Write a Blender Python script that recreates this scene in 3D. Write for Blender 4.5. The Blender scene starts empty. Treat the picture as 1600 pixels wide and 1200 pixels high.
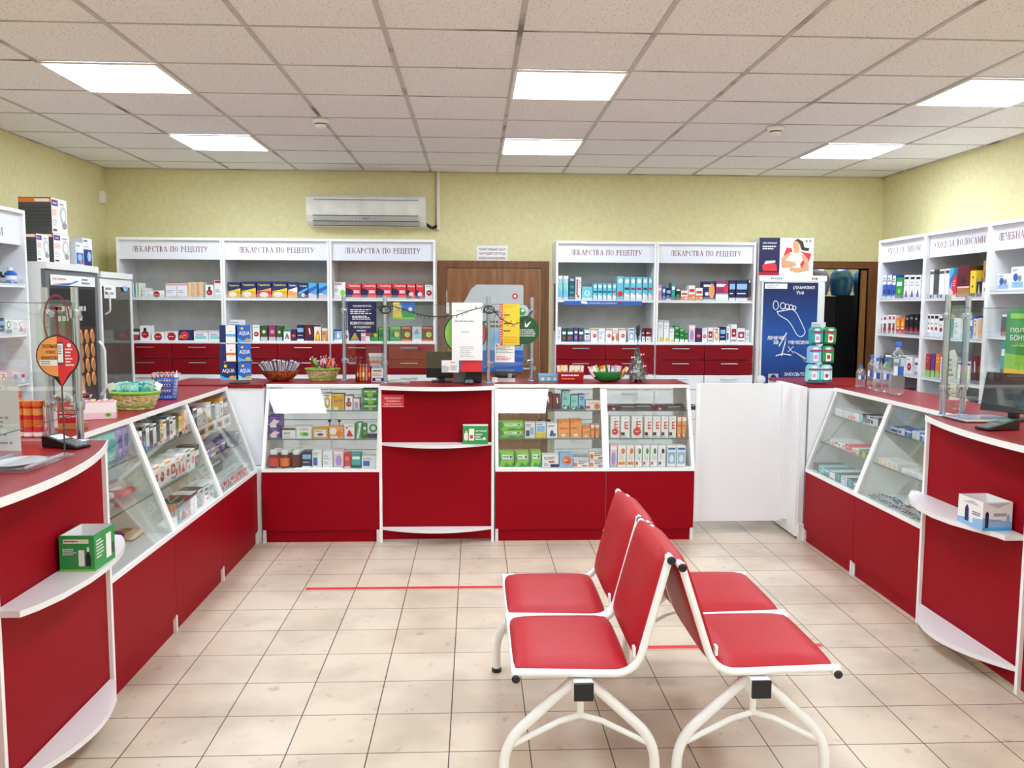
import bpy, math, random
from mathutils import Vector, Matrix
R = random.Random(7)
PI = math.pi
scene = bpy.context.scene
col = scene.collection

# ------------------------------------------------------------------ camera
FPX, YAW, PITCH, ROLL, EYE = 1318.5, 0.044527, -0.092179, 0.0052825, 1.5779
_cy, _sy = math.cos(YAW), math.sin(YAW)
FW = Vector((_sy*math.cos(PITCH), _cy*math.cos(PITCH), math.sin(PITCH)))
_r = Vector((_cy, -_sy, 0)); _u = _r.cross(FW)
RT = _r*math.cos(ROLL) + _u*math.sin(ROLL)
UP = -_r*math.sin(ROLL) + _u*math.cos(ROLL)
cam_d = bpy.data.cameras.new('camera'); cam = bpy.data.objects.new('camera', cam_d); col.objects.link(cam)
cam_d.sensor_fit = 'HORIZONTAL'; cam_d.sensor_width = 36.0; cam_d.lens = FPX/1600*36.0
cam_d.clip_start = 0.05; cam_d.clip_end = 60
cam.matrix_world = Matrix((
    (RT.x, UP.x, -FW.x, 0), (RT.y, UP.y, -FW.y, 0), (RT.z, UP.z, -FW.z, EYE), (0, 0, 0, 1)))
scene.camera = cam

def P(px, py, ax, v):
    """layout helper: the point of the axis-aligned plane ax=v that the photo shows at a pixel"""
    d = FW + RT*((px-800)/FPX) + UP*((600-py)/FPX)
    k = 'xyz'.index(ax); o = (0, 0, EYE)
    t = (v-o[k])/d[k]
    return Vector((d.x*t, d.y*t, EYE+d.z*t))

# ------------------------------------------------------------------ light and exposure
w = bpy.data.worlds.new('world'); scene.world = w; w.use_nodes = True
w.node_tree.nodes['Background'].inputs[0].default_value = (.8, .9, 1, 1)
w.node_tree.nodes['Background'].inputs[1].default_value = 0.6
scene.view_settings.view_transform = 'Standard'
scene.view_settings.look = 'None'
scene.view_settings.gamma = 1
scene.view_settings.use_curve_mapping = False
scene.view_settings.exposure = 0.17
LAMP = 20.0          # radiance of the ceiling panels
try:
    scene.cycles.max_bounces = 10; scene.cycles.transparent_max_bounces = 24
    scene.cycles.diffuse_bounces = 6; scene.cycles.caustics_reflective = False
except Exception: pass

# ------------------------------------------------------------------ materials
def lin(c): return tuple((v/12.92 if v <= .04045 else ((v+.055)/1.055)**2.4) for v in c)
def hx(s): s = s.lstrip('#'); return tuple(int(s[i:i+2], 16)/255 for i in (0, 2, 4))
COL = dict(white='f4f4f4', offw='e6e6ea', cream='efe6cf', grey='8f9296', lgrey='c4c8ca', dgrey='4b4d50', black='141416',
    red='b01222', dred='6a1020', bred='e0323a', pink='e79ab4', lpink='f3cfdb', orange='ee7a2e', lorange='f6a45c', yellow='f4d338',
    dyel='e3a92a', green='2f9a4e', dgreen='1e5a34', lgreen='8fd04a', teal='2aa5a0', lteal='8fd8d4', dteal='1f5a66', aqua='6ecbe0',
    lblue='8fc0ea', blue='2b66c4', navy='1a2a66', dnavy='17194e', purple='5b3a8c', lpurple='a493d8', dpurple='3b2358', magenta='a02a6e',
    brown='6b4024', dbrown='3a221a', tan='b4804e', beige='d8c09a', skin='d9a27c', skyblue='4fb4ea', silver='bfc3c8')
MATS = {}
def principled(name, c, rough=.5, metal=0, spec=.5, coat=0):
    m = bpy.data.materials.new(name); m.use_nodes = True
    b = m.node_tree.nodes['Principled BSDF']
    b.inputs['Base Color'].default_value = (*c, 1); b.inputs['Roughness'].default_value = rough
    b.inputs['Metallic'].default_value = metal; b.inputs['Specular IOR Level'].default_value = spec
    b.inputs['Coat Weight'].default_value = coat
    return m
def M(name):
    if name not in MATS:
        MATS[name] = principled('print_'+name, lin(hx(COL[name])), .42)
    return MATS[name]
def reg(name, m): MATS[name] = m; return m
def nt(m): return m.node_tree, m.node_tree.nodes, m.node_tree.links
def noise_tint(m, c1, c2, scale, detail=3, bump=0, stretch=None, lo=.35, hi=.65):
    t, n, l = nt(m); b = n['Principled BSDF']
    tc = n.new('ShaderNodeTexCoord'); mp = n.new('ShaderNodeMapping'); nz = n.new('ShaderNodeTexNoise'); rp = n.new('ShaderNodeValToRGB')
    if stretch: mp.inputs['Scale'].default_value = stretch
    nz.inputs['Scale'].default_value = scale; nz.inputs['Detail'].default_value = detail
    rp.color_ramp.elements[0].color = (*c1, 1); rp.color_ramp.elements[1].color = (*c2, 1)
    rp.color_ramp.elements[0].position = lo; rp.color_ramp.elements[1].position = hi
    l.new(tc.outputs['Object'], mp.inputs[0]); l.new(mp.outputs[0], nz.inputs[0]); l.new(nz.outputs[0], rp.inputs[0]); l.new(rp.outputs[0], b.inputs['Base Color'])
    if bump:
        bp = n.new('ShaderNodeBump'); bp.inputs['Strength'].default_value = bump; bp.inputs['Distance'].default_value = .002
        l.new(nz.outputs[0], bp.inputs['Height']); l.new(bp.outputs[0], b.inputs['Normal'])
    return m
def L3(h): return lin(hx(h))
reg('lam_white', principled('white_laminate', L3('f1f1f4'), .35))
reg('edge_white', principled('white_edging', L3('fafafa'), .35))
reg('shelf_white', principled('white_shelf_board', L3('e9eaee'), .45))
reg('shelf_back', noise_tint(principled('shelf_back_board', L3('cfd0cc'), .6), L3('c3c4c0'), L3('cfd0cc'), 8))
reg('header', principled('header_panel', L3('edf0fb'), .4))
reg('lam_red', noise_tint(principled('red_laminate', L3('93081a'), .45, spec=.08), L3('900718'), L3('98091c'), 300, 2, .04))
reg('top_red', noise_tint(principled('red_worktop', L3('8e0c1c'), .3, spec=.3), L3('880a1a'), L3('941020'), 200, 2, .03))
reg('drawer_red', principled('red_drawer', L3('85091a'), .3, spec=.25))
reg('vinyl', noise_tint(principled('red_vinyl', L3('b41a26'), .48, spec=.4), L3('ad1824'), L3('ba1d2a'), 400, 2, .12))
reg('powder', principled('white_powder_coat', L3('f7f7f9'), .3))
reg('plastic_black', principled('black_plastic', L3('141519'), .35))
reg('plastic_grey', principled('grey_plastic', L3('6a6e74'), .4))
reg('plastic_white', principled('white_plastic', L3('e9e9e6'), .4))
reg('chrome', principled('chrome', L3('ccd6ee'), .24, metal=1))
reg('ac_shell', noise_tint(principled('aged_white_plastic', L3('dcd8cf'), .45), L3('dbd7cf'), L3('ece9e2'), 6, 3))
reg('alu', principled('brushed_aluminium', L3('c8cbd0'), .32, metal=1))
reg('text_red', principled('signage_red', L3('7c1a30'), .5))
reg('wood', noise_tint(principled('door_wood', L3('94603a'), .42), L3('84522f'), L3('9c6a42'), 5, 4, stretch=(6, 6, .5)))
reg('wood_dark', noise_tint(principled('frame_wood', L3('75451f'), .42), L3('6a3d1e'), L3('80502c'), 5, 4, stretch=(6, 6, .5)))
reg('wall', noise_tint(principled('yellow_wall_paint', L3('e6dfae'), .85, spec=.2), L3('dfd7a4'), L3('e6deb0'), 30, 4, .08))
reg('wicker', noise_tint(principled('wicker_straw', L3('d6c58c'), .7), L3('b9a565'), L3('e6dcae'), 60, 2))
reg('wicker_green', principled('wicker_green', L3('86b43c'), .7))
reg('wicker_brown', noise_tint(principled('wicker_brown', L3('a8552c'), .5), L3('7a3318'), L3('c8703a'), 70, 2, .4))
reg('tinsel', noise_tint(principled('silver_tinsel', L3('8a9492'), .35, metal=.5), L3('3c4a44'), L3('d8dede'), 120, 2))
reg('black_void', principled('black_cabinet', L3('0c0c0f'), .4))
reg('film_clear', principled('clear_film', L3('dce6ea'), .2))
def glassy(name, tint, op, f0=.04, rough=.02, gl=1.0):
    """thin sheet: reflects by angle, lets the rest through, op = share of its own body colour"""
    m = bpy.data.materials.new(name); m.use_nodes = True; t, n, l = nt(m)
    for x in list(n):
        if x.type != 'OUTPUT_MATERIAL': n.remove(x)
    out = n['Material Output']
    lw = n.new('ShaderNodeLayerWeight'); lw.inputs['Blend'].default_value = .5
    pw = n.new('ShaderNodeMath'); pw.operation = 'POWER'; pw.inputs[1].default_value = 5
    ml = n.new('ShaderNodeMath'); ml.operation = 'MULTIPLY_ADD'; ml.inputs[1].default_value = 1-f0; ml.inputs[2].default_value = f0
    tr = n.new('ShaderNodeBsdfTransparent'); tr.inputs[0].default_value = (*tint, 1)
    df = n.new('ShaderNodeBsdfDiffuse'); df.inputs[0].default_value = (*tint, 1)
    gs = n.new('ShaderNodeBsdfGlossy'); gs.inputs['Roughness'].default_value = rough; gs.inputs[0].default_value = (gl, gl, gl, 1)
    m1 = n.new('ShaderNodeMixShader'); m1.inputs[0].default_value = op
    m2 = n.new('ShaderNodeMixShader')
    l.new(lw.outputs['Facing'], pw.inputs[0]); l.new(pw.outputs[0], ml.inputs[0]); l.new(ml.outputs[0], m2.inputs[0])
    l.new(tr.outputs[0], m1.inputs[1]); l.new(df.outputs[0], m1.inputs[2]); l.new(m1.outputs[0], m2.inputs[1]); l.new(gs.outputs[0], m2.inputs[2])
    l.new(m2.outputs[0], out.inputs[0])
    return reg(name, m)
glassy('glass', (.97, .99, .98), .0, .05)
glassy('glass_shelf', (.90, .96, .94), .03, .05)
glassy('glass_edge', L3('5e7d78'), .7, .05)
glassy('acrylic', (.95, .97, .98), .08, .05, .1)
glassy('bottle_plastic', (.88, .91, .95), .07, .10, .08)
glassy('bag_blue', L3('3f8fc0'), .55, .08, .25)
glassy('bag_lilac', L3('b9b4dc'), .6, .08, .25)
glassy('fridge_glass', L3('6b675e'), .55, .05, .05)
def emis(name, c, s):
    m = bpy.data.materials.new(name); m.use_nodes = True; t, n, l = nt(m)
    b = n['Principled BSDF']; b.inputs['Base Color'].default_value = (.9, .9, .9, 1)
    b.inputs['Emission Color'].default_value = (*c, 1); b.inputs['Emission Strength'].default_value = s
    return reg(name, m)
emis('lamp', (.86, .97, 1.08), LAMP)

def floor_mat():
    m = principled('floor_tiles', L3('cbb9a2'), .28, spec=.35); t, n, l = nt(m); b = n['Principled BSDF']
    tc = n.new('ShaderNodeTexCoord'); mp = n.new('ShaderNodeMapping')
    S = .28744
    mp.inputs['Location'].default_value = (.0887+20*S, -5.1702+20*S, 0)
    br = n.new('ShaderNodeTexBrick'); br.offset = 0; br.squash = 1
    br.inputs['Scale'].default_value = 1; br.inputs['Brick Width'].default_value = S; br.inputs['Row Height'].default_value = S
    br.inputs['Mortar Size'].default_value = .0024; br.inputs['Mortar Smooth'].default_value = .2; br.inputs['Bias'].default_value = 0
    br.inputs['Color1'].default_value = (*L3('dccdb9'), 1); br.inputs['Color2'].default_value = (*L3('d7c6b0'), 1); br.inputs['Mortar'].default_value = (*L3('4e443b'), 1)
    nz = n.new('ShaderNodeTexNoise'); nz.inputs['Scale'].default_value = 2.6; nz.inputs['Detail'].default_value = 6
    rp = n.new('ShaderNodeValToRGB'); rp.color_ramp.elements[0].position = .36; rp.color_ramp.elements[0].color = (.8, .79, .78, 1); rp.color_ramp.elements[1].position = .56; rp.color_ramp.elements[1].color = (1, 1, 1, 1)
    nz2 = n.new('ShaderNodeTexNoise'); nz2.inputs['Scale'].default_value = 14; nz2.inputs['Detail'].default_value = 5
    rp2 = n.new('ShaderNodeValToRGB'); rp2.color_ramp.elements[0].position = .27; rp2.color_ramp.elements[0].color = (.72, .7, .68, 1); rp2.color_ramp.elements[1].position = .36; rp2.color_ramp.elements[1].color = (1, 1, 1, 1)
    mx = n.new('ShaderNodeMix'); mx.data_type = 'RGBA'; mx.blend_type = 'MULTIPLY'; mx.inputs[0].default_value = 1
    mx2 = n.new('ShaderNodeMix'); mx2.data_type = 'RGBA'; mx2.blend_type = 'MULTIPLY'; mx2.inputs[0].default_value = 1
    l.new(tc.outputs['Object'], mp.inputs[0]); l.new(mp.outputs[0], br.inputs['Vector'])
    l.new(tc.outputs['Object'], nz.inputs[0]); l.new(nz.outputs[0], rp.inputs[0])
    l.new(tc.outputs['Object'], nz2.inputs[0]); l.new(nz2.outputs[0], rp2.inputs[0])
    l.new(br.outputs['Color'], mx.inputs[6]); l.new(rp.outputs[0], mx.inputs[7])
    l.new(mx.outputs[2], mx2.inputs[6]); l.new(rp2.outputs[0], mx2.inputs[7]); l.new(mx2.outputs[2], b.inputs['Base Color'])
    bp = n.new('ShaderNodeBump'); bp.inputs['Strength'].default_value = .35; bp.inputs['Distance'].default_value = .001; bp.invert = True
    l.new(br.outputs['Fac'], bp.inputs['Height']); l.new(bp.outputs[0], b.inputs['Normal'])
    return reg('floor', m)
floor_mat()
def ceil_mat():
    m = principled('mineral_ceiling_tiles', L3('b3a6a2'), .9, spec=.2); t, n, l = nt(m); b = n['Principled BSDF']
    tc = n.new('ShaderNodeTexCoord'); nz = n.new('ShaderNodeTexNoise'); nz.inputs['Scale'].default_value = 95; nz.inputs['Detail'].default_value = 3
    rp = n.new('ShaderNodeValToRGB'); rp.color_ramp.elements[0].position = .33; rp.color_ramp.elements[0].color = (*L3('b8b1b0'), 1); rp.color_ramp.elements[1].position = .4; rp.color_ramp.elements[1].color = (*L3('f2f0f4'), 1)
    l.new(tc.outputs['Object'], nz.inputs[0]); l.new(nz.outputs[0], rp.inputs[0]); l.new(rp.outputs[0], b.inputs['Base Color'])
    bp = n.new('ShaderNodeBump'); bp.inputs['Strength'].default_value = .3; bp.inputs['Distance'].default_value = .002
    l.new(nz.outputs[0], bp.inputs['Height']); l.new(bp.outputs[0], b.inputs['Normal'])
    return reg('ceiling', m)
ceil_mat()
reg('tbar', noise_tint(principled('ceiling_t_bar', L3('a39c9a'), .5), L3('6d6664'), L3('c4bdba'), 2.5, 4, lo=.3, hi=.45))

# ------------------------------------------------------------------ mesh builder
TXT = {}
def text_geo(s):
    if s not in TXT:
        c = bpy.data.curves.new('t', 'FONT'); c.body = s; c.resolution_u = 2; c.offset = .018; c.align_x = 'LEFT'
        o = bpy.data.objects.new('t', c); col.objects.link(o)
        dg = bpy.context.evaluated_depsgraph_get(); m = o.evaluated_get(dg).to_mesh()
        vs = [(v.co.x, v.co.y) for v in m.vertices]; fs = [tuple(p.vertices) for p in m.polygons]
        bpy.data.objects.remove(o); bpy.data.curves.remove(c)
        x0 = min(v[0] for v in vs); x1 = max(v[0] for v in vs); y0 = min(v[1] for v in vs); y1 = max(v[1] for v in vs)
        TXT[s] = ([((a-x0)/(x1-x0), (b-y0)/(y1-y0)) for a, b in vs], fs, (x1-x0)/(y1-y0))
    return TXT[s]

class MB:
    def __init__(s): s.v = []; s.f = []; s.m = []; s.mats = []; s.sm = []
    def mi(s, mat):
        if isinstance(mat, str): mat = MATS.get(mat) or M(mat)
        if mat not in s.mats: s.mats.append(mat)
        return s.mats.index(mat)
    def add(s, vs, fs, mat, smooth=False):
        b = len(s.v); k = s.mi(mat); s.v += [tuple(v) for v in vs]
        for f in fs: s.f.append(tuple(i+b for i in f)); s.m.append(k); s.sm.append(smooth)
        return s
    def box(s, x0, x1, y0, y1, z0, z1, mat):
        if x0 > x1: x0, x1 = x1, x0
        if y0 > y1: y0, y1 = y1, y0
        if z0 > z1: z0, z1 = z1, z0
        v = [(x0,y0,z0),(x1,y0,z0),(x1,y1,z0),(x0,y1,z0),(x0,y0,z1),(x1,y0,z1),(x1,y1,z1),(x0,y1,z1)]
        return s.add(v, [(0,3,2,1),(4,5,6,7),(0,1,5,4),(1,2,6,5),(2,3,7,6),(3,0,4,7)], mat)
    def prism(s, pts, ax, a, b, mat, smooth=False):
        """pts 2D outline in the two other axes (in xyz order), swept along ax from a to b"""
        def mk(p, t):
            q = list(p); q.insert('xyz'.index(ax), t); return tuple(q)
        n = len(pts); v = [mk(p, a) for p in pts]+[mk(p, b) for p in pts]
        ar = sum(pts[i][0]*pts[(i+1) % n][1]-pts[(i+1) % n][0]*pts[i][1] for i in range(n))
        f = [tuple(range(n))[::-1], tuple(range(n, 2*n))]; sd = [(i, (i+1) % n, n+(i+1) % n, n+i) for i in range(n)]
        flip = (ar < 0) ^ (ax == 'y') ^ (b < a)
        fs = f+sd
        if flip: fs = [t[::-1] for t in fs]
        return s.add(v, fs, mat, smooth)
    def tube(s, pts, r, mat, seg=8, caps=True, rs=None, closed=False):
        pts = [Vector(p) for p in pts]; n = len(pts); rings = []
        t0 = (pts[1]-pts[0]).normalized(); u = t0.orthogonal().normalized()
        for i, p in enumerate(pts):
            a = pts[(i-1) % n] if (i or closed) else p; b = pts[(i+1) % n] if (i < n-1 or closed) else p
            t = (b-a).normalized(); u = (u-t*u.dot(t)).normalized(); w_ = t.cross(u)
            rr = rs[i] if rs else r
            rings.append([p+(u*math.cos(2*PI*k/seg)+w_*math.sin(2*PI*k/seg))*rr for k in range(seg)])
        v = [q for g in rings for q in g]; f = []
        for i in range(n if closed else n-1):
            for k in range(seg):
                j = (i+1) % n
                f.append((i*seg+k, i*seg+(k+1) % seg, j*seg+(k+1) % seg, j*seg+k))
        if caps and not closed: f += [tuple(range(seg))[::-1], tuple((n-1)*seg+k for k in range(seg))]
        return s.add(v, f, mat, True)
    def lathe(s, prof, c, mat, seg=16, sx=1, sy=1, ax='z'):
        v = []; f = []; n = len(prof)
        for r, z in prof:
            for k in range(seg):
                a = 2*PI*k/seg; p = (r*math.cos(a)*sx, r*math.sin(a)*sy, z)
                if ax == 'y': p = (p[0], p[2], p[1])
                if ax == 'x': p = (p[2], p[0], p[1])
                v.append((c[0]+p[0], c[1]+p[1], c[2]+p[2]))
        for i in range(n-1):
            for k in range(seg): f.append((i*seg+k, i*seg+(k+1) % seg, (i+1)*seg+(k+1) % seg, (i+1)*seg+k))
        if prof[0][0] > 1e-5: f.append(tuple(range(seg))[::-1])
        if prof[-1][0] > 1e-5: f.append(tuple((n-1)*seg+k for k in range(seg)))
        return s.add(v, f, mat, True)
    def quad(s, o, u, v, mat):
        o, u, v = Vector(o), Vector(u), Vector(v); return s.add([o, o+u, o+u+v, o+v], [(0,1,2,3)], mat)
    def poly(s, o, u, v, pts, mat):
        o, u, v = Vector(o), Vector(u), Vector(v); return s.add([o+u*a+v*b for a, b in pts], [tuple(range(len(pts)))], mat)
    def disc(s, o, u, v, cx, cy, rx, ry, mat, seg=18):
        return s.poly(o, u, v, [(cx+rx*math.cos(2*PI*k/seg), cy+ry*math.sin(2*PI*k/seg)) for k in range(seg)], mat)
    def text(s, st, o, u, v, mat, w=None, h=None):
        """u, v unit vectors; fitted in w x h (metres)"""
        vs, fs, asp = text_geo(st)
        if w is None: w = h*asp
        if h is None: h = w/asp
        o, u, v = Vector(o), Vector(u), Vector(v)
        return s.add([o+u*(a*w)+v*(b*h) for a, b in vs], fs, mat)
    def lines(s, o, u, v, x0, y0, x1, y1, n, mat, seed=1, gap=.5):
        """rows of illegible small print"""
        r = random.Random(seed); hh = (y1-y0)/n
        for i in range(n):
            x = x0; e = x0+(x1-x0)*(.55+.45*r.random()); y = y1-hh*(i+1)+hh*gap*.5
            while x < e:
                d = (x1-x0)*(.06+.12*r.random()); q = min(x+d, e)
                s.poly(o, u, v, [(x, y), (q, y), (q, y+hh*(1-gap)), (x, y+hh*(1-gap))], mat); x = q+(x1-x0)*.03
        return s
    def mesh(s, name):
        me = bpy.data.meshes.new(name); me.from_pydata(s.v, [], s.f)
        for m in s.mats: me.materials.append(m)
        me.polygons.foreach_set('material_index', s.m); me.polygons.foreach_set('use_smooth', s.sm); me.update()
        if any(s.sm):
            try: me.set_sharp_from_angle(angle=.7)
            except Exception: pass
        return me
    def build(s, name, parent=None, loc=None, rot=None, bevel=0, label=None):
        o = bpy.data.objects.new(name, s.mesh(name)); col.objects.link(o)
        if parent: o.parent = parent
        if loc is not None: o.location = loc
        if rot is not None: o.rotation_euler = rot
        if bevel:
            b = o.modifiers.new('bevel', 'BEVEL'); b.width = bevel; b.segments = 2; b.limit_method = 'ANGLE'; b.angle_limit = .6
        if label: o['label'] = label
        return o
def B(*a): return MB().box(*a)

def tag(o, label=None, cat=None, group=None, kind=None):
    if label: o['label'] = label
    if cat: o['category'] = cat
    if group: o['group'] = group
    if kind: o['kind'] = kind
    return o
def thing(name, label, cat, loc=(0,0,0), rz=0, group=None):
    o = bpy.data.objects.new(name, None); col.objects.link(o); o.location = loc; o.rotation_euler = (0, 0, rz); o.empty_display_size = .1
    return tag(o, label, cat, group)
def struct(mb, name, bevel=0): return tag(mb.build(name, bevel=bevel), kind='structure')
def copy_tree(o, loc=None, rz=None, label=None, group=None):
    c = o.copy(); col.objects.link(c)
    if loc is not None: c.location = loc
    if rz is not None: c.rotation_euler = (0, 0, rz)
    if label: c['label'] = label
    if group: c['group'] = group
    for ch in o.children:
        k = ch.copy(); col.objects.link(k); k.parent = c
        for g in ch.children: q = g.copy(); col.objects.link(q); q.parent = k
    return c
def arc_pts(c, r, a0, a1, n): return [(c[0]+r*math.cos(a0+(a1-a0)*i/n), c[1]+r*math.sin(a0+(a1-a0)*i/n)) for i in range(n+1)]
def smooth_path(pts, rad, n=5):
    """polyline with its corners rounded by rad"""
    pts = [Vector(p) for p in pts]; out = [pts[0]]
    for i in range(1, len(pts)-1):
        a, b, c = pts[i-1], pts[i], pts[i+1]; da = (a-b); dc = (c-b); r = min(rad, da.length*.49, dc.length*.49)
        p0 = b+da.normalized()*r; p2 = b+dc.normalized()*r
        for k in range(n+1):
            t = k/n; out.append(p0*(1-t)**2+b*2*t*(1-t)+p2*t*t)
    out.append(pts[-1]); return out
X_, Y_, Z_ = Vector((1,0,0)), Vector((0,1,0)), Vector((0,0,1))

# ------------------------------------------------------------------ the room
XL, XR, YB, YF, CZ = -3.31, 3.82, 7.85, -3.2, 2.79
struct(B(XL-.2, XR+2.2, YF-.2, YB+2.4, -.1, 0, 'floor'), 'floor')
struct(B(XL-.2, XR+2.2, YF-.2, YB+2.4, CZ, CZ+.1, 'ceiling'), 'ceiling')
struct(B(XL-.2, XL, YF-.2, YB+.2, 0, CZ, 'wall'), 'wall_left')
struct(B(XR, XR+.2, YF-.2, YB+.2, 0, CZ, 'wall'), 'wall_right')
DX0, DX1, DZ = 3.02, 3.70, 1.945      # doorway at the right of the back wall
m = MB(); m.box(XL, DX0, YB, YB+.2, 0, CZ, 'wall'); m.box(DX1, XR, YB, YB+.2, 0, CZ, 'wall'); m.box(DX0, DX1, YB, YB+.2, DZ, CZ, 'wall')
struct(m, 'wall_back')
# the room behind the photographer has a shop window
m = MB(); m.box(XL, XR, YF-.2, YF, 0, .8, 'wall'); m.box(XL, XR, YF-.2, YF, 2.3, CZ, 'wall'); m.box(XL, -2.6, YF-.2, YF, .8, 2.3, 'wall'); m.box(2.9, XR, YF-.2, YF, .8, 2.3, 'wall'); m.box(-.3, .5, YF-.2, YF, .8, 2.3, 'wall')
struct(m, 'wall_front')
for i, (a, b) in enumerate(((-2.6, -.3), (.5, 2.9))):
    m = MB()
    for x in (a, (a+b)/2-.03, b-.06): m.box(x, x+.06, YF-.12, YF-.06, .8, 2.3, 'plastic_white')
    for z in (.8, 2.24): m.box(a, b, YF-.12, YF-.06, z, z+.06, 'plastic_white')
    m.box(a+.05, b-.05, YF-.095, YF-.09, .85, 2.25, 'glass')
    struct(m, f'window_{i+1}')
# back room seen through the doorway
struct(B(DX0-.6, DX1+1.2, YB+2.2, YB+2.3, 0, CZ, 'wall'), 'wall_storeroom_back')
struct(B(DX0-.7, DX0-.6, YB+.2, YB+2.3, 0, CZ, 'wall'), 'wall_storeroom_left')
struct(B(DX1+1.2, DX1+1.3, YB+.2, YB+2.3, 0, CZ, 'wall'), 'wall_storeroom_right')
# doorway frame (dark wood casing) and the open leaf seen edge-on
m = MB(); m.box(DX0-.08, DX0, YB-.02, YB+.2, 0, DZ+.065, 'wood_dark'); m.box(DX1, DX1+.10, YB-.02, YB+.2, 0, DZ+.065, 'wood_dark'); m.box(DX0, DX1, YB-.02, YB+.2, DZ, DZ+.065, 'wood_dark')
struct(m, 'trim_1')
d2 = thing('door_2', None, None, (3.66, YB-.03, 0)); tag(d2, kind='structure')
tag(B(-.045, 0, -.03, .0, .02, DZ-.02, 'wood').build('door_leaf', d2))
# wooden door with casing in the middle
m = MB(); m.box(-.338, -.262, YB-.025, YB, 0, 1.99, 'wood_dark'); m.box(.61, .686, YB-.025, YB, 0, 1.99, 'wood_dark'); m.box(-.262, .61, YB-.025, YB, 1.925, 1.99, 'wood_dark')
struct(m, 'trim_2', .003)
d1 = thing('door_1', None, None, (0, YB, 0)); tag(d1, kind='structure')
B(-.255, .603, -.018, -.002, .01, 1.92, 'wood').build('door_leaf', d1, bevel=.002)
for z in (.3, 1.02, 1.66): MB().tube([(-.258, -.022, z-.05), (-.258, -.022, z+.05)], .008, 'alu').build('hinge', d1)
m = MB(); m.lathe([(.025, 0), (.025, .008), (0, .008)], (.55, -.026, 1.0), 'alu', ax='y'); m.tube([(.55, -.03, 1.0), (.55, -.06, 1.0), (.45, -.06, 1.0)], .009, 'alu'); m.build('door_handle', d1)
# baseboards
struct(B(XL, XL+.015, YF, YB, 0, .08, 'wood_dark'), 'baseboard_left'); struct(B(XR-.015, XR, YF, YB, 0, .08, 'wood_dark'), 'baseboard_right')
struct(B(XL, -.34, YB-.015, YB, 0, .08, 'wood_dark'), 'baseboard_back')

# ceiling grid
GX, GY = .201, 3.855
m = MB()
for i in range(-6, 7):
    x = GX+.6*i
    if XL < x < XR: m.box(x-.012, x+.012, YF, YB, CZ-.004, CZ-.0005, 'tbar')
j = -12
while GY+.6*j < YB:
    y = GY+.6*j
    if y > YF: m.box(XL, XR, y-.007, y+.007, CZ-.003, CZ-.0008, 'tbar')
    j += 1
for a in ((XL, XL+.02, YF, YB), (XR-.02, XR, YF, YB), (XL, XR, YB-.02, YB)): m.box(*a, CZ-.006, CZ-.0005, 'tbar')
struct(m, 'trim_3')
pos = {0: 'left', 1: 'middle', 2: 'right'}
lamp0 = None
for r_, yy in enumerate((-.945+.0, .855, 2.655, 4.455, 6.255)):
    for c_, xx in enumerate((-2.199, .201, 2.601)):
        depth = ['behind the seats, rear row', 'behind the photographer', 'over the seats', 'in the nearer lit row', 'in the far row by the back wall'][r_]
        if r_ < 3: lab = f'square lit ceiling panel {pos[c_]} of the room, {depth}'
        else: lab = f'square lit ceiling panel, {pos[c_]} of the three {depth}'
        if lamp0 is None:
            lamp0 = thing('ceiling_light', lab, 'ceiling light', (xx+.3, yy+.3, CZ), 0, 'ceiling light panels')
            f = MB()
            for a in ((-.298, .298, -.298, -.28), (-.298, .298, .28, .298), (-.298, -.28, -.28, .28), (.28, .298, -.28, .28)): f.box(*a, -.012, -.0045, 'plastic_white')
            f.build('frame', lamp0)
            B(-.28, .28, -.28, .28, -.01, -.0045, 'lamp').build('diffuser', lamp0)
        else: copy_tree(lamp0, (xx+.3, yy+.3, CZ), label=lab)
copy_tree(lamp0, (3.75, 8.75, CZ), label='added unseen ceiling panel brightening the bags in the storeroom behind the doorway')  # unseen extra panel, added to brighten the bags on the storeroom cabinet
for (px, py, side) in ((501, 185, 'left'), (1212, 197, 'right')):
    q = P(px, py, 'z', CZ)
    t = thing('smoke_detector', f'round white smoke detector on the {side} side of the ceiling', 'smoke detector', (q.x, q.y, CZ), 0, 'smoke detectors')
    MB().lathe([(.05, -.0045), (.056, -.016), (.052, -.026)], (0,0,0), 'edge_white', 24).build('base', t)
    MB().lathe([(.038, -.026), (.038, -.044), (.03, -.06), (0, -.062)], (0,0,0), 'edge_white', 24).lathe([(.0385, -.034), (.0385, -.042)], (0,0,0), 'dgrey', 24).build('sensor_head', t)
t = thing('motion_sensor', 'small white motion sensor high on the left wall', 'motion sensor', (XL, 7.72, 2.515), PI/2)
B(-.03, .03, -.05, 0, -.055, .055, 'plastic_white').build('housing', t, bevel=.01)
B(-.02, .02, -.056, -.049, -.01, .035, 'cream').build('lens', t, bevel=.004)

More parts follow.
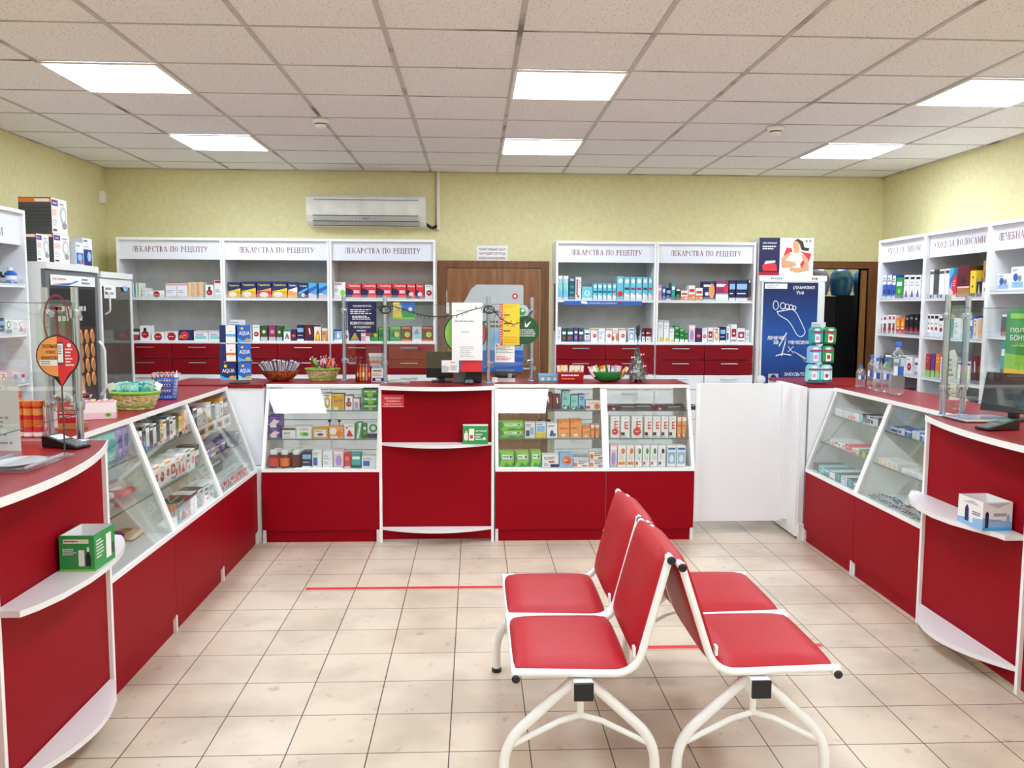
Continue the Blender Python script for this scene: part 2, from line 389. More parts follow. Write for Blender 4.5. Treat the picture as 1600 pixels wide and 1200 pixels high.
# ------------------------------------------------------------------ air conditioner
ac = thing('air_conditioner', 'white wall-mounted air conditioner above the prescription shelves', 'air conditioner', (-.966, YB, 2.42))
pr = [(0, -.135), (0, .135), (-.15, .135), (-.19, .11), (-.20, .06), (-.195, -.05), (-.17, -.10), (-.12, -.135)]
m = MB(); m.prism([(y, z) for y, z in pr], 'x', -.53, .53, 'ac_shell', False)
m.build('housing', ac, bevel=.008)
m = MB()
m.box(-.46, .46, -.203, -.19, .085, .092, 'grey'); m.box(-.47, .47, -.202, -.18, -.052, -.046, 'dgrey')
m.build('air_slot', ac)
m = MB(); m.add([(-.46,-.203,-.055),(.46,-.203,-.055),(.46,-.186,-.095),(-.46,-.186,-.095)], [(0,3,2,1),(0,1,2,3)], 'plastic_white')
m.disc((0,-.2,-.075), X_, Vector((0,.017,.04)).normalized(), 0, .005, .035, .01, 'grey')
for k in range(3):
    for sgn in (-1, 1): m.disc((0,-.2,-.075), X_, Vector((0,.017,.04)).normalized(), sgn*(.06+.03*k), .005, .005, .006, 'grey')
m.build('display_strip', ac)
m = MB(); m.add([(-.47,-.192,-.098),(.47,-.192,-.098),(.47,-.14,-.133),(-.47,-.14,-.133)], [(0,3,2,1),(0,1,2,3)], 'ac_shell')
m.tube([(-.47,-.193,-.098),(.47,-.193,-.098)], .003, 'dgrey', 6); m.tube([(-.47,-.142,-.134),(.47,-.142,-.134)], .003, 'dgrey', 6)
m.build('louvre', ac)
m = MB(); m.tube(smooth_path([(.5,-.05,-.09),(.58,-.05,-.145),(.62,-.05,-.12)], .05), .014, 'black'); m.build('drain_hose', ac)
struct(B(-.345, -.315, YB-.04, YB, 2.265, CZ-.006, 'cream').box(-.352, -.3455, YB-.02, YB-.001, 2.265, CZ-.006, 'grey'), 'trim_4')

# sign over the door
sg = thing('wall_sign', 'white paper notice with red lettering above the wooden door', 'sign', (.19, YB-.003, 2.06))
s0 = P(745, 407, 'y', YB); s1 = P(793, 384, 'y', YB)
sg.location = (s0.x, YB, s0.z)
W_, H_ = s1.x-s0.x, s1.z-s0.z
B(0, W_, -.003, -.0002, 0, H_, 'white').build('paper', sg)
m = MB()
for k, ln in enumerate(('ТОРГОВЫЙ ЗАЛ', 'НАХОДИТСЯ ПОД', 'ВИДЕОНАБЛЮДЕНИЕМ')): m.text(ln, (.02, -.004, H_-.045-.042*k), X_, Z_, 'text_red', w=W_-.04, h=.026)
m.build('lettering', sg)
m = MB(); 
# ------------------------------------------------------------------ serif capitals for the shelf headers
K, k_ = .165, .07
def _v(x, t=K, y0=0, y1=1): return [('l', x, y0, x, y1, t)]+([('s', x, 0)] if y0 == 0 else [])+([('s', x, 1)] if y1 == 1 else [])
GL = {
 'Л': (.82, [('l', .22, .1, .34, 1, k_), ('a', .12, .12, .1, .1, PI, 2*PI, .07), ('h', .3, .8, .97)]+_v(.7)),
 'Е': (.66, _v(.14)+[('h', .1, .6, .97), ('h', .1, .6, .03), ('h', .14, .48, .52), ('l', .6, .8, .6, .97, k_), ('l', .6, .03, .6, .22, k_), ('l', .48, .42, .48, .62, k_)]),
 'К': (.8, _v(.14)+[('l', .2, .5, .64, 1, k_), ('l', .32, .55, .7, 0, K), ('s', .7, 0), ('s', .64, 1)]),
 'А': (.86, [('l', .12, 0, .42, 1, k_), ('l', .74, 0, .44, 1, K), ('h', .22, .64, .33), ('s', .12, 0), ('s', .74, 0)]),
 'Р': (.7, _v(.14)+[('a', .2, .73, .42, .25, -PI/2, PI/2, K)]),
 'С': (.74, [('a', .42, .5, .36, .5, PI*.28, PI*1.72, K), ('l', .67, .75, .67, 1, k_)]),
 'Т': (.78, _v(.39, K, 0, .98)+[('h', .06, .72, .97), ('l', .06, .76, .06, .97, k_), ('l', .72, .76, .72, .97, k_)]),
 'В': (.72, _v(.14)+[('a', .2, .75, .34, .23, -PI/2, PI/2, K), ('a', .2, .27, .42, .25, -PI/2, PI/2, K)]),
 'П': (.84, _v(.14)+_v(.7)+[('h', .14, .7, .97)]),
 'О': (.84, [('a', .42, .5, .36, .5, 0, 2*PI, K)]),
 'Ц': (.86, _v(.14)+_v(.66)+[('h', .14, .8, .03), ('l', .8, -.2, .8, .03, k_)]),
 'У': (.78, [('l', .12, 1, .42, .35, K), ('l', .68, 1, .36, .1, k_), ('a', .26, .12, .11, .12, PI, 2*PI, .09), ('s', .12, 1), ('s', .68, 1)]),
 'Х': (.84, [('l', .12, 1, .7, 0, K), ('l', .7, 1, .12, 0, k_), ('s', .12, 0), ('s', .7, 0), ('s', .12, 1), ('s', .7, 1)]),
 'Д': (.88, [('l', .2, .05, .34, 1, k_), ('h', .3, .76, .97), ('h', .06, .84, .03), ('l', .06, -.2, .06, .03, k_), ('l', .84, -.2, .84, .03, k_)]+[('l', .68, .03, .68, 1, K)]),
 'З': (.66, [('a', .26, .74, .28, .25, -PI*.5, PI*.8, K), ('a', .26, .26, .32, .27, -PI*.8, PI*.5, K)]),
 'И': (.86, _v(.14)+_v(.7)+[('l', .14, .05, .7, .95, k_)]),
 'М': (.98, _v(.14, k_)+_v(.84)+[('l', .14, 1, .46, .1, K), ('l', .84, 1, .48, .1, k_)]),
 'Ч': (.78, _v(.64)+[('l', .14, .6, .14, 1, K), ('a', .4, .62, .26, .2, PI, 1.6*PI, .08), ('s', .14, 1)]),
 'Б': (.7, _v(.14)+[('h', .14, .58, .97), ('a', .2, .28, .42, .27, -PI/2, PI/2, K), ('l', .58, .8, .58, .97, k_)]),
 'Н': (.86, _v(.14)+_v(.7)+[('h', .14, .7, .5)]),
 'Ы': (.98, _v(.14)+_v(.84)+[('a', .2, .28, .3, .27, -PI/2, PI/2, K)]),
 'Я': (.74, _v(.58)+[('a', .52, .73, .42, .25, PI/2, 1.5*PI, K), ('l', .46, .5, .14, 0, K), ('s', .14, 0)]),
 ' ': (.42, []),
}
def serif(mb, st, o, u, v, h, mat, w=None):
    x = 0; tot = sum(GL[c][0]+.1 for c in st); o, u, v = Vector(o), Vector(u), Vector(v)
    sc = h if w is None else w/tot
    for c in st:
        adv, ops = GL[c]
        def q(pts): mb.poly(o, u, v, [((x+a)*sc, b*h) for a, b in pts], mat)
        for op in ops:
            if op[0] == 'l':
                _, a, b, c2, d, t = op; t /= 2; q([(a-t, b), (a+t, b), (c2+t, d), (c2-t, d)])
            elif op[0] == 's': _, a, b = op; q([(a-.14, b-.02), (a+.14, b-.02), (a+.14, b+.03), (a-.14, b+.03)])
            elif op[0] == 'h': _, a, b, yy = op; q([(a, yy-.03), (b, yy-.03), (b, yy+.03), (a, yy+.03)])
            else:
                _, cx, cy, rx, ry, a0, a1, t = op; n = 10
                for i in range(n):
                    A = a0+(a1-a0)*i/n; Bq = a0+(a1-a0)*(i+1)/n
                    def tt(z): return k_+(t-k_)*abs(math.cos(z))**1.5
                    def pt(z, k): e = tt(z)*k; return (cx+(rx-e)*math.cos(z), cy+(ry-e*.6)*math.sin(z))
                    q([pt(A, 0), pt(Bq, 0), pt(Bq, 1), pt(A, 1)])
        x += adv+.1
    return tot*sc

# ------------------------------------------------------------------ wall shelving, local frame: x along the wall, front faces -y, y=0 the front edge
def shelf_unit(label, loc, rz, w, H, d, levels, words, group, drawers=True, hdr=.165, open_to=None):
    """levels: shelf top heights; below the lowest level come the drawers"""
    t = thing('shelving_unit', label, 'shelving unit', loc, rz, group)
    m = MB(); m.box(0, .018, 0, d, 0, H-.02, 'shelf_white'); m.box(w-.018, w, 0, d, 0, H-.02, 'shelf_white'); m.box(0, w, 0, d, H-.02, H, 'lam_white')
    m.build('carcass', t)
    B(.018, w-.018, d-.012, d-.004, .06, H-.02, 'shelf_back').build('back_board', t)
    m = MB()
    m.box(-.0, .018, -.004, 0, 0, H, 'edge_white'); m.box(w-.018, w, -.004, 0, 0, H, 'edge_white'); m.box(.018, w-.018, -.004, 0, H-.022, H, 'edge_white')
    m.build('front_edging', t)
    hp = B(.018, w-.018, .022, .03, H-.02-hdr, H-.02, 'header').build('header_panel', t)
    m = MB(); hh = .046
    for i, ln in enumerate(words):
        ww = sum(GL[c][0]+.1 for c in ln)*hh; ww2 = min(ww, w*(.72 if len(ln) > 19 or w > .85 else .86)) if len(words) == 1 else ww
        z = H-.02-hdr/2-hh/2+.004+(len(words)-1-2*i)*hh*.75
        serif(m, ln, ((w-ww2)/2, .0215, z), X_, Z_, hh, 'text_red', ww2)
    if words: m.build('header_lettering', hp)
    for z in levels:
        b = B(.018, w-.018, .012, d-.012, z-.02, z, 'shelf_white').build('shelf', t)
        B(.018, w-.018, .008, .012, z-.022, z+.002, 'edge_white').build('shelf_edge', b)
        if z > levels[-1]+.001 or not drawers: B(.022, w-.022, .006, .0075, z-.01, z+.03, 'acrylic').build('price_strip', b)
    if drawers:
        z = levels[-1]-.022; n = 0
        while z > .18:
            z0 = z-.134
            for k in range(2):
                a = .006+k*(w-.006)/2; b = a+(w-.012)/2-.003
                mt = 'drawer_red' if n < 2 else 'lam_white'
                dr = B(a, b, -.016, -.0045, z0+.003, z-.003, mt).build('drawer', t)
                f = MB(); cx = (a+b)/2; hz = z-.034
                f.tube([(cx-.075, -.034, hz), (cx+.075, -.034, hz)], .0045, 'alu', 8)
                for q in (-.05, .05): f.tube([(cx+q, -.034, hz), (cx+q, -.015, hz)], .0035, 'alu', 6)
                f.build('drawer_handle', dr)
            z = z0; n += 1
        m = MB(); m.box(0, w, -.002, .016, 0, max(z-.002, .02), 'lam_white')
        mm = levels[-1]-.022; m.box(.006, w-.006, -.012, -.006, mm+.0, mm+.004, 'lam_white')
        m.build('plinth', t)
    return t
YS = 7.47; SH = 2.15; SD = YB-YS-.004
RX = 'ЛЕКАРСТВА ПО РЕЦЕПТУ'
ubx = [(-3.078, .899, 'leftmost'), (-2.178, .914, 'second'), (-1.263, .92, 'third'), (.716, .893, 'fourth'), (1.61, .89, 'fifth')]
ulab = ['white prescription shelving with red drawers, leftmost on the back wall, behind the glass fridge',
        'white prescription shelving second from left, with a row of blue and yellow cartons',
        'white prescription shelving directly left of the wooden door, under the air conditioner',
        'white prescription shelving directly right of the wooden door, full of turquoise cartons',
        'white prescription shelving on the back wall next to the blue poster fridge']
for (x, w_, _), lb in zip(ubx, ulab):
    shelf_unit(lb, (x, YS, 0), 0, w_-.002, SH, SD, [1.636, 1.262], [RX], 'prescription shelving units')
# right wall
RXF = 3.41
rlev = [1.655, 1.368, 1.058, .76, .46, .12]
for (yf, yn, wd, lab) in ((7.05, 6.31, ['УХОД ЗА ЛИЦОМ'], 'white face care shelving unit, farthest on the right wall'),
                          (6.31, 5.51, ['УХОД ЗА ВОЛОСАМИ'], 'white hair care shelving unit, middle of the right wall'),
                          (5.51, 4.71, ['ЛЕЧЕБНАЯ КОСМЕТИКА'], 'white shelving unit on the right wall nearest the camera, cut by the frame')):
    lv = rlev if yf > 5.6 else [1.695, 1.40, 1.14, .90, .60, .30, .10]
    shelf_unit(lab, (RXF, yf, 0), -PI/2, yf-yn-.002, 2.142, XR-RXF-.004, lv, wd, 'right wall shelving units', drawers=False)
shelf_unit('white shelving unit at the left edge, in front of the grey fridge', (-2.86, 4.85, 0), PI/2, .72, 2.165, .445, [1.70, 1.39, 1.08, .78, .48, .12], ['БАДЫ И', 'ДОБАВКИ'], 'left wall shelving units', drawers=False, hdr=.2)

# ------------------------------------------------------------------ counters
def place(o, rz):
    c, s = math.cos(rz), math.sin(rz)
    return lambda x, y, z: Vector((o[0]+x*c-y*s, o[1]+x*s+y*c, z))
ZB, ZT, RC, CD = .488, 1.045, .19, .60
SLOPE = RC/(ZT-.02-ZB)
def gy(z): return max(0, (z-ZB)*SLOPE)          # depth of the sloping glass at height z
def display_case(label, loc, rz, w, group, ends=(1, 1), panels=1, feet=(1, 1), shelves=(.684, .868)):
    t = thing('display_counter', label, 'display case', loc, rz, group)
    m = MB(); n = panels
    for i in range(n):
        a = w*i/n; b = w*(i+1)/n
        m.box(a+.0015, b-.0015, 0, .018, .079, ZB-.012, 'lam_red')
    m.build('front_panel', t)
    B(.004, w-.004, .012, .03, .0, .076, 'lam_red').build('kick_board', t)
    m = MB(); prof = [(.006, .0), (.006, ZB-.01), (gy(ZT-.02)+.008, ZT-.022), (CD, ZT-.022), (CD, 0)]
    for k, (a, b) in enumerate(((0, .016), (w-.016, w))):
        mm = MB(); pp = prof if ends[k] else [(.02, 0), (.02, ZB-.012), (CD, ZB-.012), (CD, 0)]
        mm.prism(pp, 'x', a+.0005, b-.0005, 'lam_white'); mm.build('side_panel', t)
    B(.016, w-.016, .0, CD, ZB-.012, ZB+.004, 'lam_white').build('deck', t)
    m = MB()
    a0, a1 = gy(ZB), gy(ZT-.02)
    for x, wd in ((0, .022), (w-.022, .022)):
        m.prism([(a0-.006, ZB), (a0+.012, ZB), (a1+.014, ZT-.022), (a1-.004, ZT-.022)], 'x', x, x+wd, 'edge_white')
    m.box(.0, w, -.004, .014, ZB-.012, ZB+.010, 'edge_white')
    m.build('frame', t)
    g = MB(); g.prism([(a0+.004, ZB+.010), (a0+.008, ZB+.010), (a1+.008, ZT-.022), (a1+.004, ZT-.022)], 'x', .023, w-.023, 'glass'); g.build('front_glass', t)
    for z in shelves:
        s_ = B(.018, w-.018, gy(z)+.02, CD-.03, z-.006, z, 'glass_shelf').build('glass_shelf', t)
        B(.018, w-.018, gy(z)+.0175, gy(z)+.0198, z-.0062, z+.0002, 'glass_edge').build('shelf_edge', s_)
    bg = B(.018, w/2+.02, CD-.012, CD-.008, ZB+.004, ZT-.024, 'glass').build('sliding_glass', t); bh = B(w/2-.02, w-.018, CD-.02, CD-.016, ZB+.004, ZT-.024, 'glass').build('sliding_glass', t)
    for x, g_ in ((w/2-.035, bg), (w/2+.035, bh)): MB().lathe([(.011, 0), (.011, .02), (0, .02)], (x, CD-.035, .74), 'black', 10, ax='y').box(x-.003, x+.003, CD-.03, CD-.025, .69, .74, 'black').build('lock', g_)
    tp = B(0, w, a1-.01, CD+.01, ZT-.022, ZT, 'top_red').build('countertop', t)
    B(0, w, a1-.014, a1-.010, ZT-.023, ZT+.0005, 'edge_white').build('countertop_edge', tp)
    for k, x in enumerate((.002, w-.022)):
        if feet[k]: B(x, x+.02, -.004, .03, 0, .085, 'plastic_white').build('foot_bracket', t)
    return t, place(loc, rz)
CY = 5.56
GC = 'sloping glass display counters'
c1, L1 = display_case('glass display counter with red base left of the middle service desk', (-1.405, CY, 0), 0, .775, GC)
c2, L2 = display_case('glass display counter with red base directly right of the middle service desk', (.138, CY, 0), 0, .747, GC, feet=(1, 0))
c3, L3_ = display_case('glass display counter with red base beside the white gate, behind the seats', (.885, CY, 0), 0, .60, GC, feet=(0, 1))
XLc, XRc = -1.435, 2.235
l1, LL1 = display_case('left wall glass display counter nearest the camera, beside the left service desk', (XLc, 3.30, 0), PI/2, .725, GC, feet=(0, 1))
l2, LL2 = display_case('left wall glass display counter, middle of the three', (XLc, 4.025, 0), PI/2, .765, GC, feet=(0, 1))
l3, LL3 = display_case('left wall glass display counter at the far corner', (XLc, 4.79, 0), PI/2, .77, GC, feet=(0, 1))
r1, LR1 = display_case('right glass display counter with water bottles on top', (XRc, 5.53, 0), -PI/2, .745, GC, feet=(1, 1))
r2, LR2 = display_case('right glass display counter beside the right service desk', (XRc, 4.785, 0), -PI/2, .745, GC, feet=(0, 0))

# corner fillers
t = thing('corner_cabinet', 'white corner cabinet with red top in the left rear corner of the counters', 'cabinet', (-1.62, 5.7, 0))
m = MB(); m.box(-.45, .205, 0, .45, ZB+.01, ZT-.025, 'lam_white'); m.box(-.45, .205, -.12, .45, 0, ZB+.006, 'lam_white'); m.build('body', t)
B(-.45, .205, -.01, .46, ZT-.022, ZT, 'top_red').build('countertop', t)
t = thing('corner_cabinet', 'white corner cabinet with red top in the right corner beside the gate', 'cabinet', (2.25, 5.55, 0))
m = MB(); m.box(0, .62, 0, .75, .06, ZT-.025, 'lam_white'); m.box(.02, .6, .02, .73, 0, .06, 'plastic_white'); m.build('body', t)
B(-.005, .65, .2, .78, ZT-.022, ZT, 'top_red').build('countertop', t)
# white gate
t = thing('swing_gate', 'plain white gate panel closing the gap between the counters', 'gate', (1.53, 5.73, 0))
B(0, .63, 0, .018, .085, 1.052, 'lam_white').build('panel', t, bevel=.002)
B(.001, .028, -.006, -.0005, .085, 1.052, 'edge_white').build('edge_strip', t)
B(.60, .66, -.012, .03, .10, 1.053, 'lam_white').build('post', t)
t = thing('gate_post', 'white boxed side post at the right end of the gate', 'post', (2.2, 5.6, 0))
B(0, .035, -.05, .45, .02, 1.045, 'lam_white').build('body', t); B(-.012, -.0005, -.04, .4, .02, 1.04, 'lam_white').build('cover_strip', t); B(.0, .045, -.075, -.0505, .0, .11, 'plastic_white').build('foot', t)

def curve_outline(y_edge, pts):
    return [(x, y_edge) for x in ()]+pts
def service_desk(label, loc, rz, splits, tops, shelf, low, back, zsh=.66, zlow=.105, group='red service desks with curved tops'):
    """local frame, fronts face -y. splits: x of the side panels; tops/shelf/low: outlines of the curved boards"""
    t = thing('service_desk', label, 'counter', loc, rz, group)
    for x in splits:
        B(x-.009, x+.009, -.012, back-.03, 0, 1.028, 'edge_white').build('side_panel', t)
    for a, b in zip(splits[:-1], splits[1:]):
        B(a+.009, b-.009, .004, .02, .02, 1.028, 'lam_red').build('front_panel', t)
    def board(name, pts, z0, z1, mat, edge):
        bo = MB().prism(pts, 'z', z0, z1, mat).build(name, t)
        if edge:
            m = MB(); n = len(pts)
            for i in range(n-1):
                a, b = Vector((*pts[i], 0)), Vector((*pts[i+1], 0)); dd = (b-a)
                if dd.length < 1e-6: continue
                nr = Vector((dd.y, -dd.x, 0)).normalized()*.0035
                vs = [a, b, b+nr, a+nr]; vs = [Vector((v.x, v.y, z0-.001)) for v in vs]+[Vector((v.x, v.y, z1+.0012)) for v in vs]
                m.add(vs, [(0,3,2,1),(4,5,6,7),(0,1,5,4),(1,2,6,5),(2,3,7,6),(3,0,4,7)], 'edge_white')
            m.build(name+'_edge', bo)
    board('countertop', tops+[(tops[-1][0], back), (tops[0][0], back)], 1.028, 1.052, 'top_red', True)
    board('bag_shelf', shelf, zsh-.02, zsh, 'lam_white', False)
    board('foot_shelf', low, zlow-.02, zlow, 'lam_white', False)
    return t, place(loc, rz)
def bow(x0, x1, y0, dep, n=20, a=0., b=1.):
    r_ = []
    for i in range(n+1):
        u = a+(b-a)*i/n; r_.append((x0+(x1-x0)*(i/n), y0-dep*4*u*(1-u)))
    return r_
dk, LD = service_desk('red middle service desk with green carton on its shelf', (-.63, CY-.005, 0), 0, [.009, .752], bow(0, .761, -.012, .1), bow(.018, .743, .0, .13)+[(.743, .0)], bow(.018, .743, 0, .1), .36, zsh=.675)
# left desk: local x = world y from 1.73, front = +x world
dl, LDL = service_desk('red curved service desk at the left edge of the photo', (XLc, 1.73, 0), PI/2, [.009, .79, 1.561],
    bow(0, 1.57, -.012, .15), [(.786, .0), (.786, -.075), (.84, -.10), (.95, -.128), (1.1, -.143), (1.22, -.143), (1.34, -.132), (1.45, -.11), (1.55, -.075), (1.63, -.03), (1.64, .0)],
    [(.8, 0), (.8, -.02)]+bow(.82, 1.54, -.02, .1)+[(1.54, 0)], .5)
dr_, LDR = service_desk('red curved service desk at the right edge of the photo', (XRc, 4.035, 0), -PI/2, [.009, .79, 1.561],
    bow(0, 1.57, -.012, .12), [(-.06, 0), (-.07, -.03), (.02, -.09), (.12, -.135), (.25, -.17), (.4, -.18), (.52, -.165), (.64, -.125), (.73, -.09), (.775, -.085), (.775, 0)],
    bow(.02, .775, 0, .155), .5)

# queue tape on the floor
for px0, py0, px1, py1, lb in ((478, 920, 782, 917, 'red tape stripe on the floor in front of the middle desk'), (972, 1012, 1285, 1009, 'red tape stripe on the floor under the seats, right of centre')):
    a, b = P(px0, py0, 'z', 0), P(px1+(110 if px1 == 782 else 0), py1, 'z', 0)
    tag(B(a.x, b.x, a.y-.018, a.y+.018, 0, .001, 'bred').build('floor_tape'), lb, 'floor tape')

# ------------------------------------------------------------------ seats
def cushion(mb, c0, u, v, n, wu, wv, th, mat, nu=8, nv=8, rad=.035):
    """puffed cushion: centre c0, half sizes along u, v, bulging along n"""
    vs = []; fs = []
    def prof(a): return max(0., 1-abs(a)**5)
    for side in (1, -1):
        for i in range(nu+1):
            for j in range(nv+1):
                a = math.sin((i/nu-.5)*PI); b = math.sin((j/nv-.5)*PI)
                k = 1-.045*(abs(a)*abs(b))**6*1.0
                h = th*(.42+.58*(prof(a)*prof(b))**.5) if side == 1 else 0
                if side == 1 and (i in (0, nu) or j in (0, nv)): h = th*.35
                vs.append(c0+u*(a*wu*k)+v*(b*wv*k)+n*h)
    N = (nu+1)*(nv+1)
    def id_(s_, i, j): return s_*N+i*(nv+1)+j
    for i in range(nu):
        for j in range(nv):
            fs.append((id_(0,i,j), id_(0,i+1,j), id_(0,i+1,j+1), id_(0,i,j+1))); fs.append((id_(1,i,j), id_(1,i,j+1), id_(1,i+1,j+1), id_(1,i+1,j)))
    for i in range(nu):
        fs.append((id_(0,i,0), id_(1,i,0), id_(1,i+1,0), id_(0,i+1,0))); fs.append((id_(0,i,nv), id_(0,i+1,nv), id_(1,i+1,nv), id_(1,i,nv)))
    for j in range(nv):
        fs.append((id_(0,0,j), id_(0,0,j+1), id_(1,0,j+1), id_(1,0,j))); fs.append((id_(0,nu,j), id_(1,nu,j), id_(1,nu,j+1), id_(0,nu,j+1)))
    return mb.add(vs, fs, mat, True)
def bench(label, x_end, x_bend, x_top, z_top, xb, sgn):
    """two-seat beam bench; x_end = free seat edge, sgn = +1 when it faces -x"""
    t = thing('waiting_bench', label, 'bench', (xb, 3.03, 0), 0, 'two-seat waiting benches')
    o = Vector((xb, 3.03, 0)); YN, YM, YFr = 2.56, 3.035, 3.50; zs = .425; r_ = .0125
    for k, (ya, yb) in enumerate(((YN, YM-.022), (YM+.012, YFr))):
        for y in (yb, ya):
            pth = smooth_path([(x_end, y, zs+.004), (x_bend, y, zs-.006), (x_top, y, z_top)], .075, 7)
            fo = MB().tube([p-o for p in pth], r_, 'powder', 10).build('frame_tube', t)
        # cross tubes with black plugs at the near ends
        for (x, z) in ((x_end+sgn*.012, zs-.008), (x_top, z_top-.006)):
            ct = MB().tube([Vector((x, ya-.02, z))-o, Vector((x, yb+.02, z))-o], .0125, 'powder', 10).build('cross_tube', t)
            for yy, q in ((ya-.02, -1), (yb+.02, 1)): MB().lathe([(.0135, 0), (.0135, .006*q), (.010, .009*q), (0, .009*q)], Vector((x, yy, z))-o, 'plastic_black', 14, ax='y').build('end_plug', ct)
        cy = (ya+yb)/2; hw = (yb-ya)/2-.008
        xc = (x_end+x_bend)/2-sgn*.004; hx_ = abs(x_bend-x_end)/2-.012
        m = MB(); cushion(m, Vector((xc, cy, zs-.006))-o, Vector((1, 0, 0)), Y_, Z_, hx_, hw, .043, 'vinyl')
        m.build('seat', t)
        # backrest
        bd = Vector((x_top-x_bend, 0, z_top-zs)); L = bd.length; bd.normalize()
        nn = Vector((-sgn*bd.z, 0, sgn*bd.x)); 
        c0 = Vector((x_bend, cy, zs))+bd*(L*.56)
        m = MB(); cushion(m, c0-o-nn*.004, bd, Y_*1.0, nn, L*.47, hw, .036, 'vinyl'); cushion(m, c0-o-nn*.0035, bd, -Y_, -nn, L*.47, hw, .017, 'vinyl')
        m.build('backrest', t)
        m = MB(); m.box(-.004, .004, -.012, .012, -.0, .03, 'white'); tg = m.build('care_tag', fo); tg.location = Vector((x_bend+(x_top-x_bend)*.12-sgn*.018, ya+.01, zs+.05))-o
    # beam
    m = MB(); m.box(-.03, .03, -.47-.03, .50, .35, .406, 'powder'); m.build('beam', t)
    m = MB(); m.box(-.031, .031, -.512, -.5005, .349, .407, 'plastic_black'); m.build('beam_cap', t, bevel=.003)
    for y in (YN+.05-3.03, YM-3.03, YFr-3.03-.04):
        B(-.028, .028, y-.02, y+.02, .406, .412, 'powder').build('bracket', t)
    for y in (-.43, .50):
        for s_ in (-1, 1):
            l_ = MB().tube(smooth_path([(s_*.02, y, .385), (s_*.245, y, .175), (s_*.245, y, .008)], .09, 8), .017, 'powder', 12).build('leg', t)
            MB().lathe([(.021, 0), (.021, .014), (.017, .018)], (s_*.245, y, 0), 'plastic_black', 14).build('foot_cap', l_)
        st = MB()
        st.tube([(0, y, .37), (0, y, .262)], .011, 'powder', 8)
        for s_ in (-1, 1): st.tube([(0, y, .266), (s_*.07, y, .245), (s_*.236, y, .16)], .0095, 'powder', 8)
        st.build('stretcher', t)
    return t
bench('red vinyl two-seat bench on white tube legs, facing left', .118, .512, .612, .798, .342, 1)
bench('red vinyl two-seat bench on white tube legs, facing right', 1.168, .765, .648, .775, .905, -1)

# ------------------------------------------------------------------ cartons, bottles and packets
def art(mb, ops, w, h, y=-.0006, o=None, u=X_, v=Z_, nrm=Vector((0,-1,0))):
    """flat print on a face: o lower-left corner, later marks lie a hair above earlier ones"""
    o = Vector(o) if o is not None else Vector((-w/2, 0, 0)); k = 0
    for op in ops.split(';'):
        p = op.split()
        if not p: continue
        k += 1; q = o+nrm*(.0004+.00025*k)
        if p[0] == 'r':
            a, b, c, d = (float(z) for z in p[1:5]); mb.poly(q, u, v, [(a*w, b*h), (c*w, b*h), (c*w, d*h), (a*w, d*h)], p[5])
        elif p[0] == 'p':
            f = [float(z) for z in p[1:-1]]; mb.poly(q, u, v, [(f[i]*w, f[i+1]*h) for i in range(0, len(f), 2)], p[-1])
        elif p[0] == 'd':
            a, b, r = (float(z) for z in p[1:4]); rr = min(r*w, max(.08, min(b, 1-b)+.06)*h); mb.disc(q, u, v, a*w, b*h, rr, rr, p[4], 14)
        elif p[0] == 'e':
            a, b, r, s = (float(z) for z in p[1:5]); mb.disc(q, u, v, a*w, b*h, r*w, s*h, p[5], 18)
        elif p[0] == 'l':
            a, b, c, d = (float(z) for z in p[1:5]); mb.lines(q, u, v, a*w, b*h, c*w, d*h, int(p[5]), p[6], seed=k+int(w*1000))
        elif p[0] == 'T':
            a, b, c, d = (float(z) for z in p[1:5]); mb.text(' '.join(p[6:]), q+u*(a*w)+v*(b*h), u, v, p[5], w=(c-a)*w, h=(d-b)*h)
    return mb
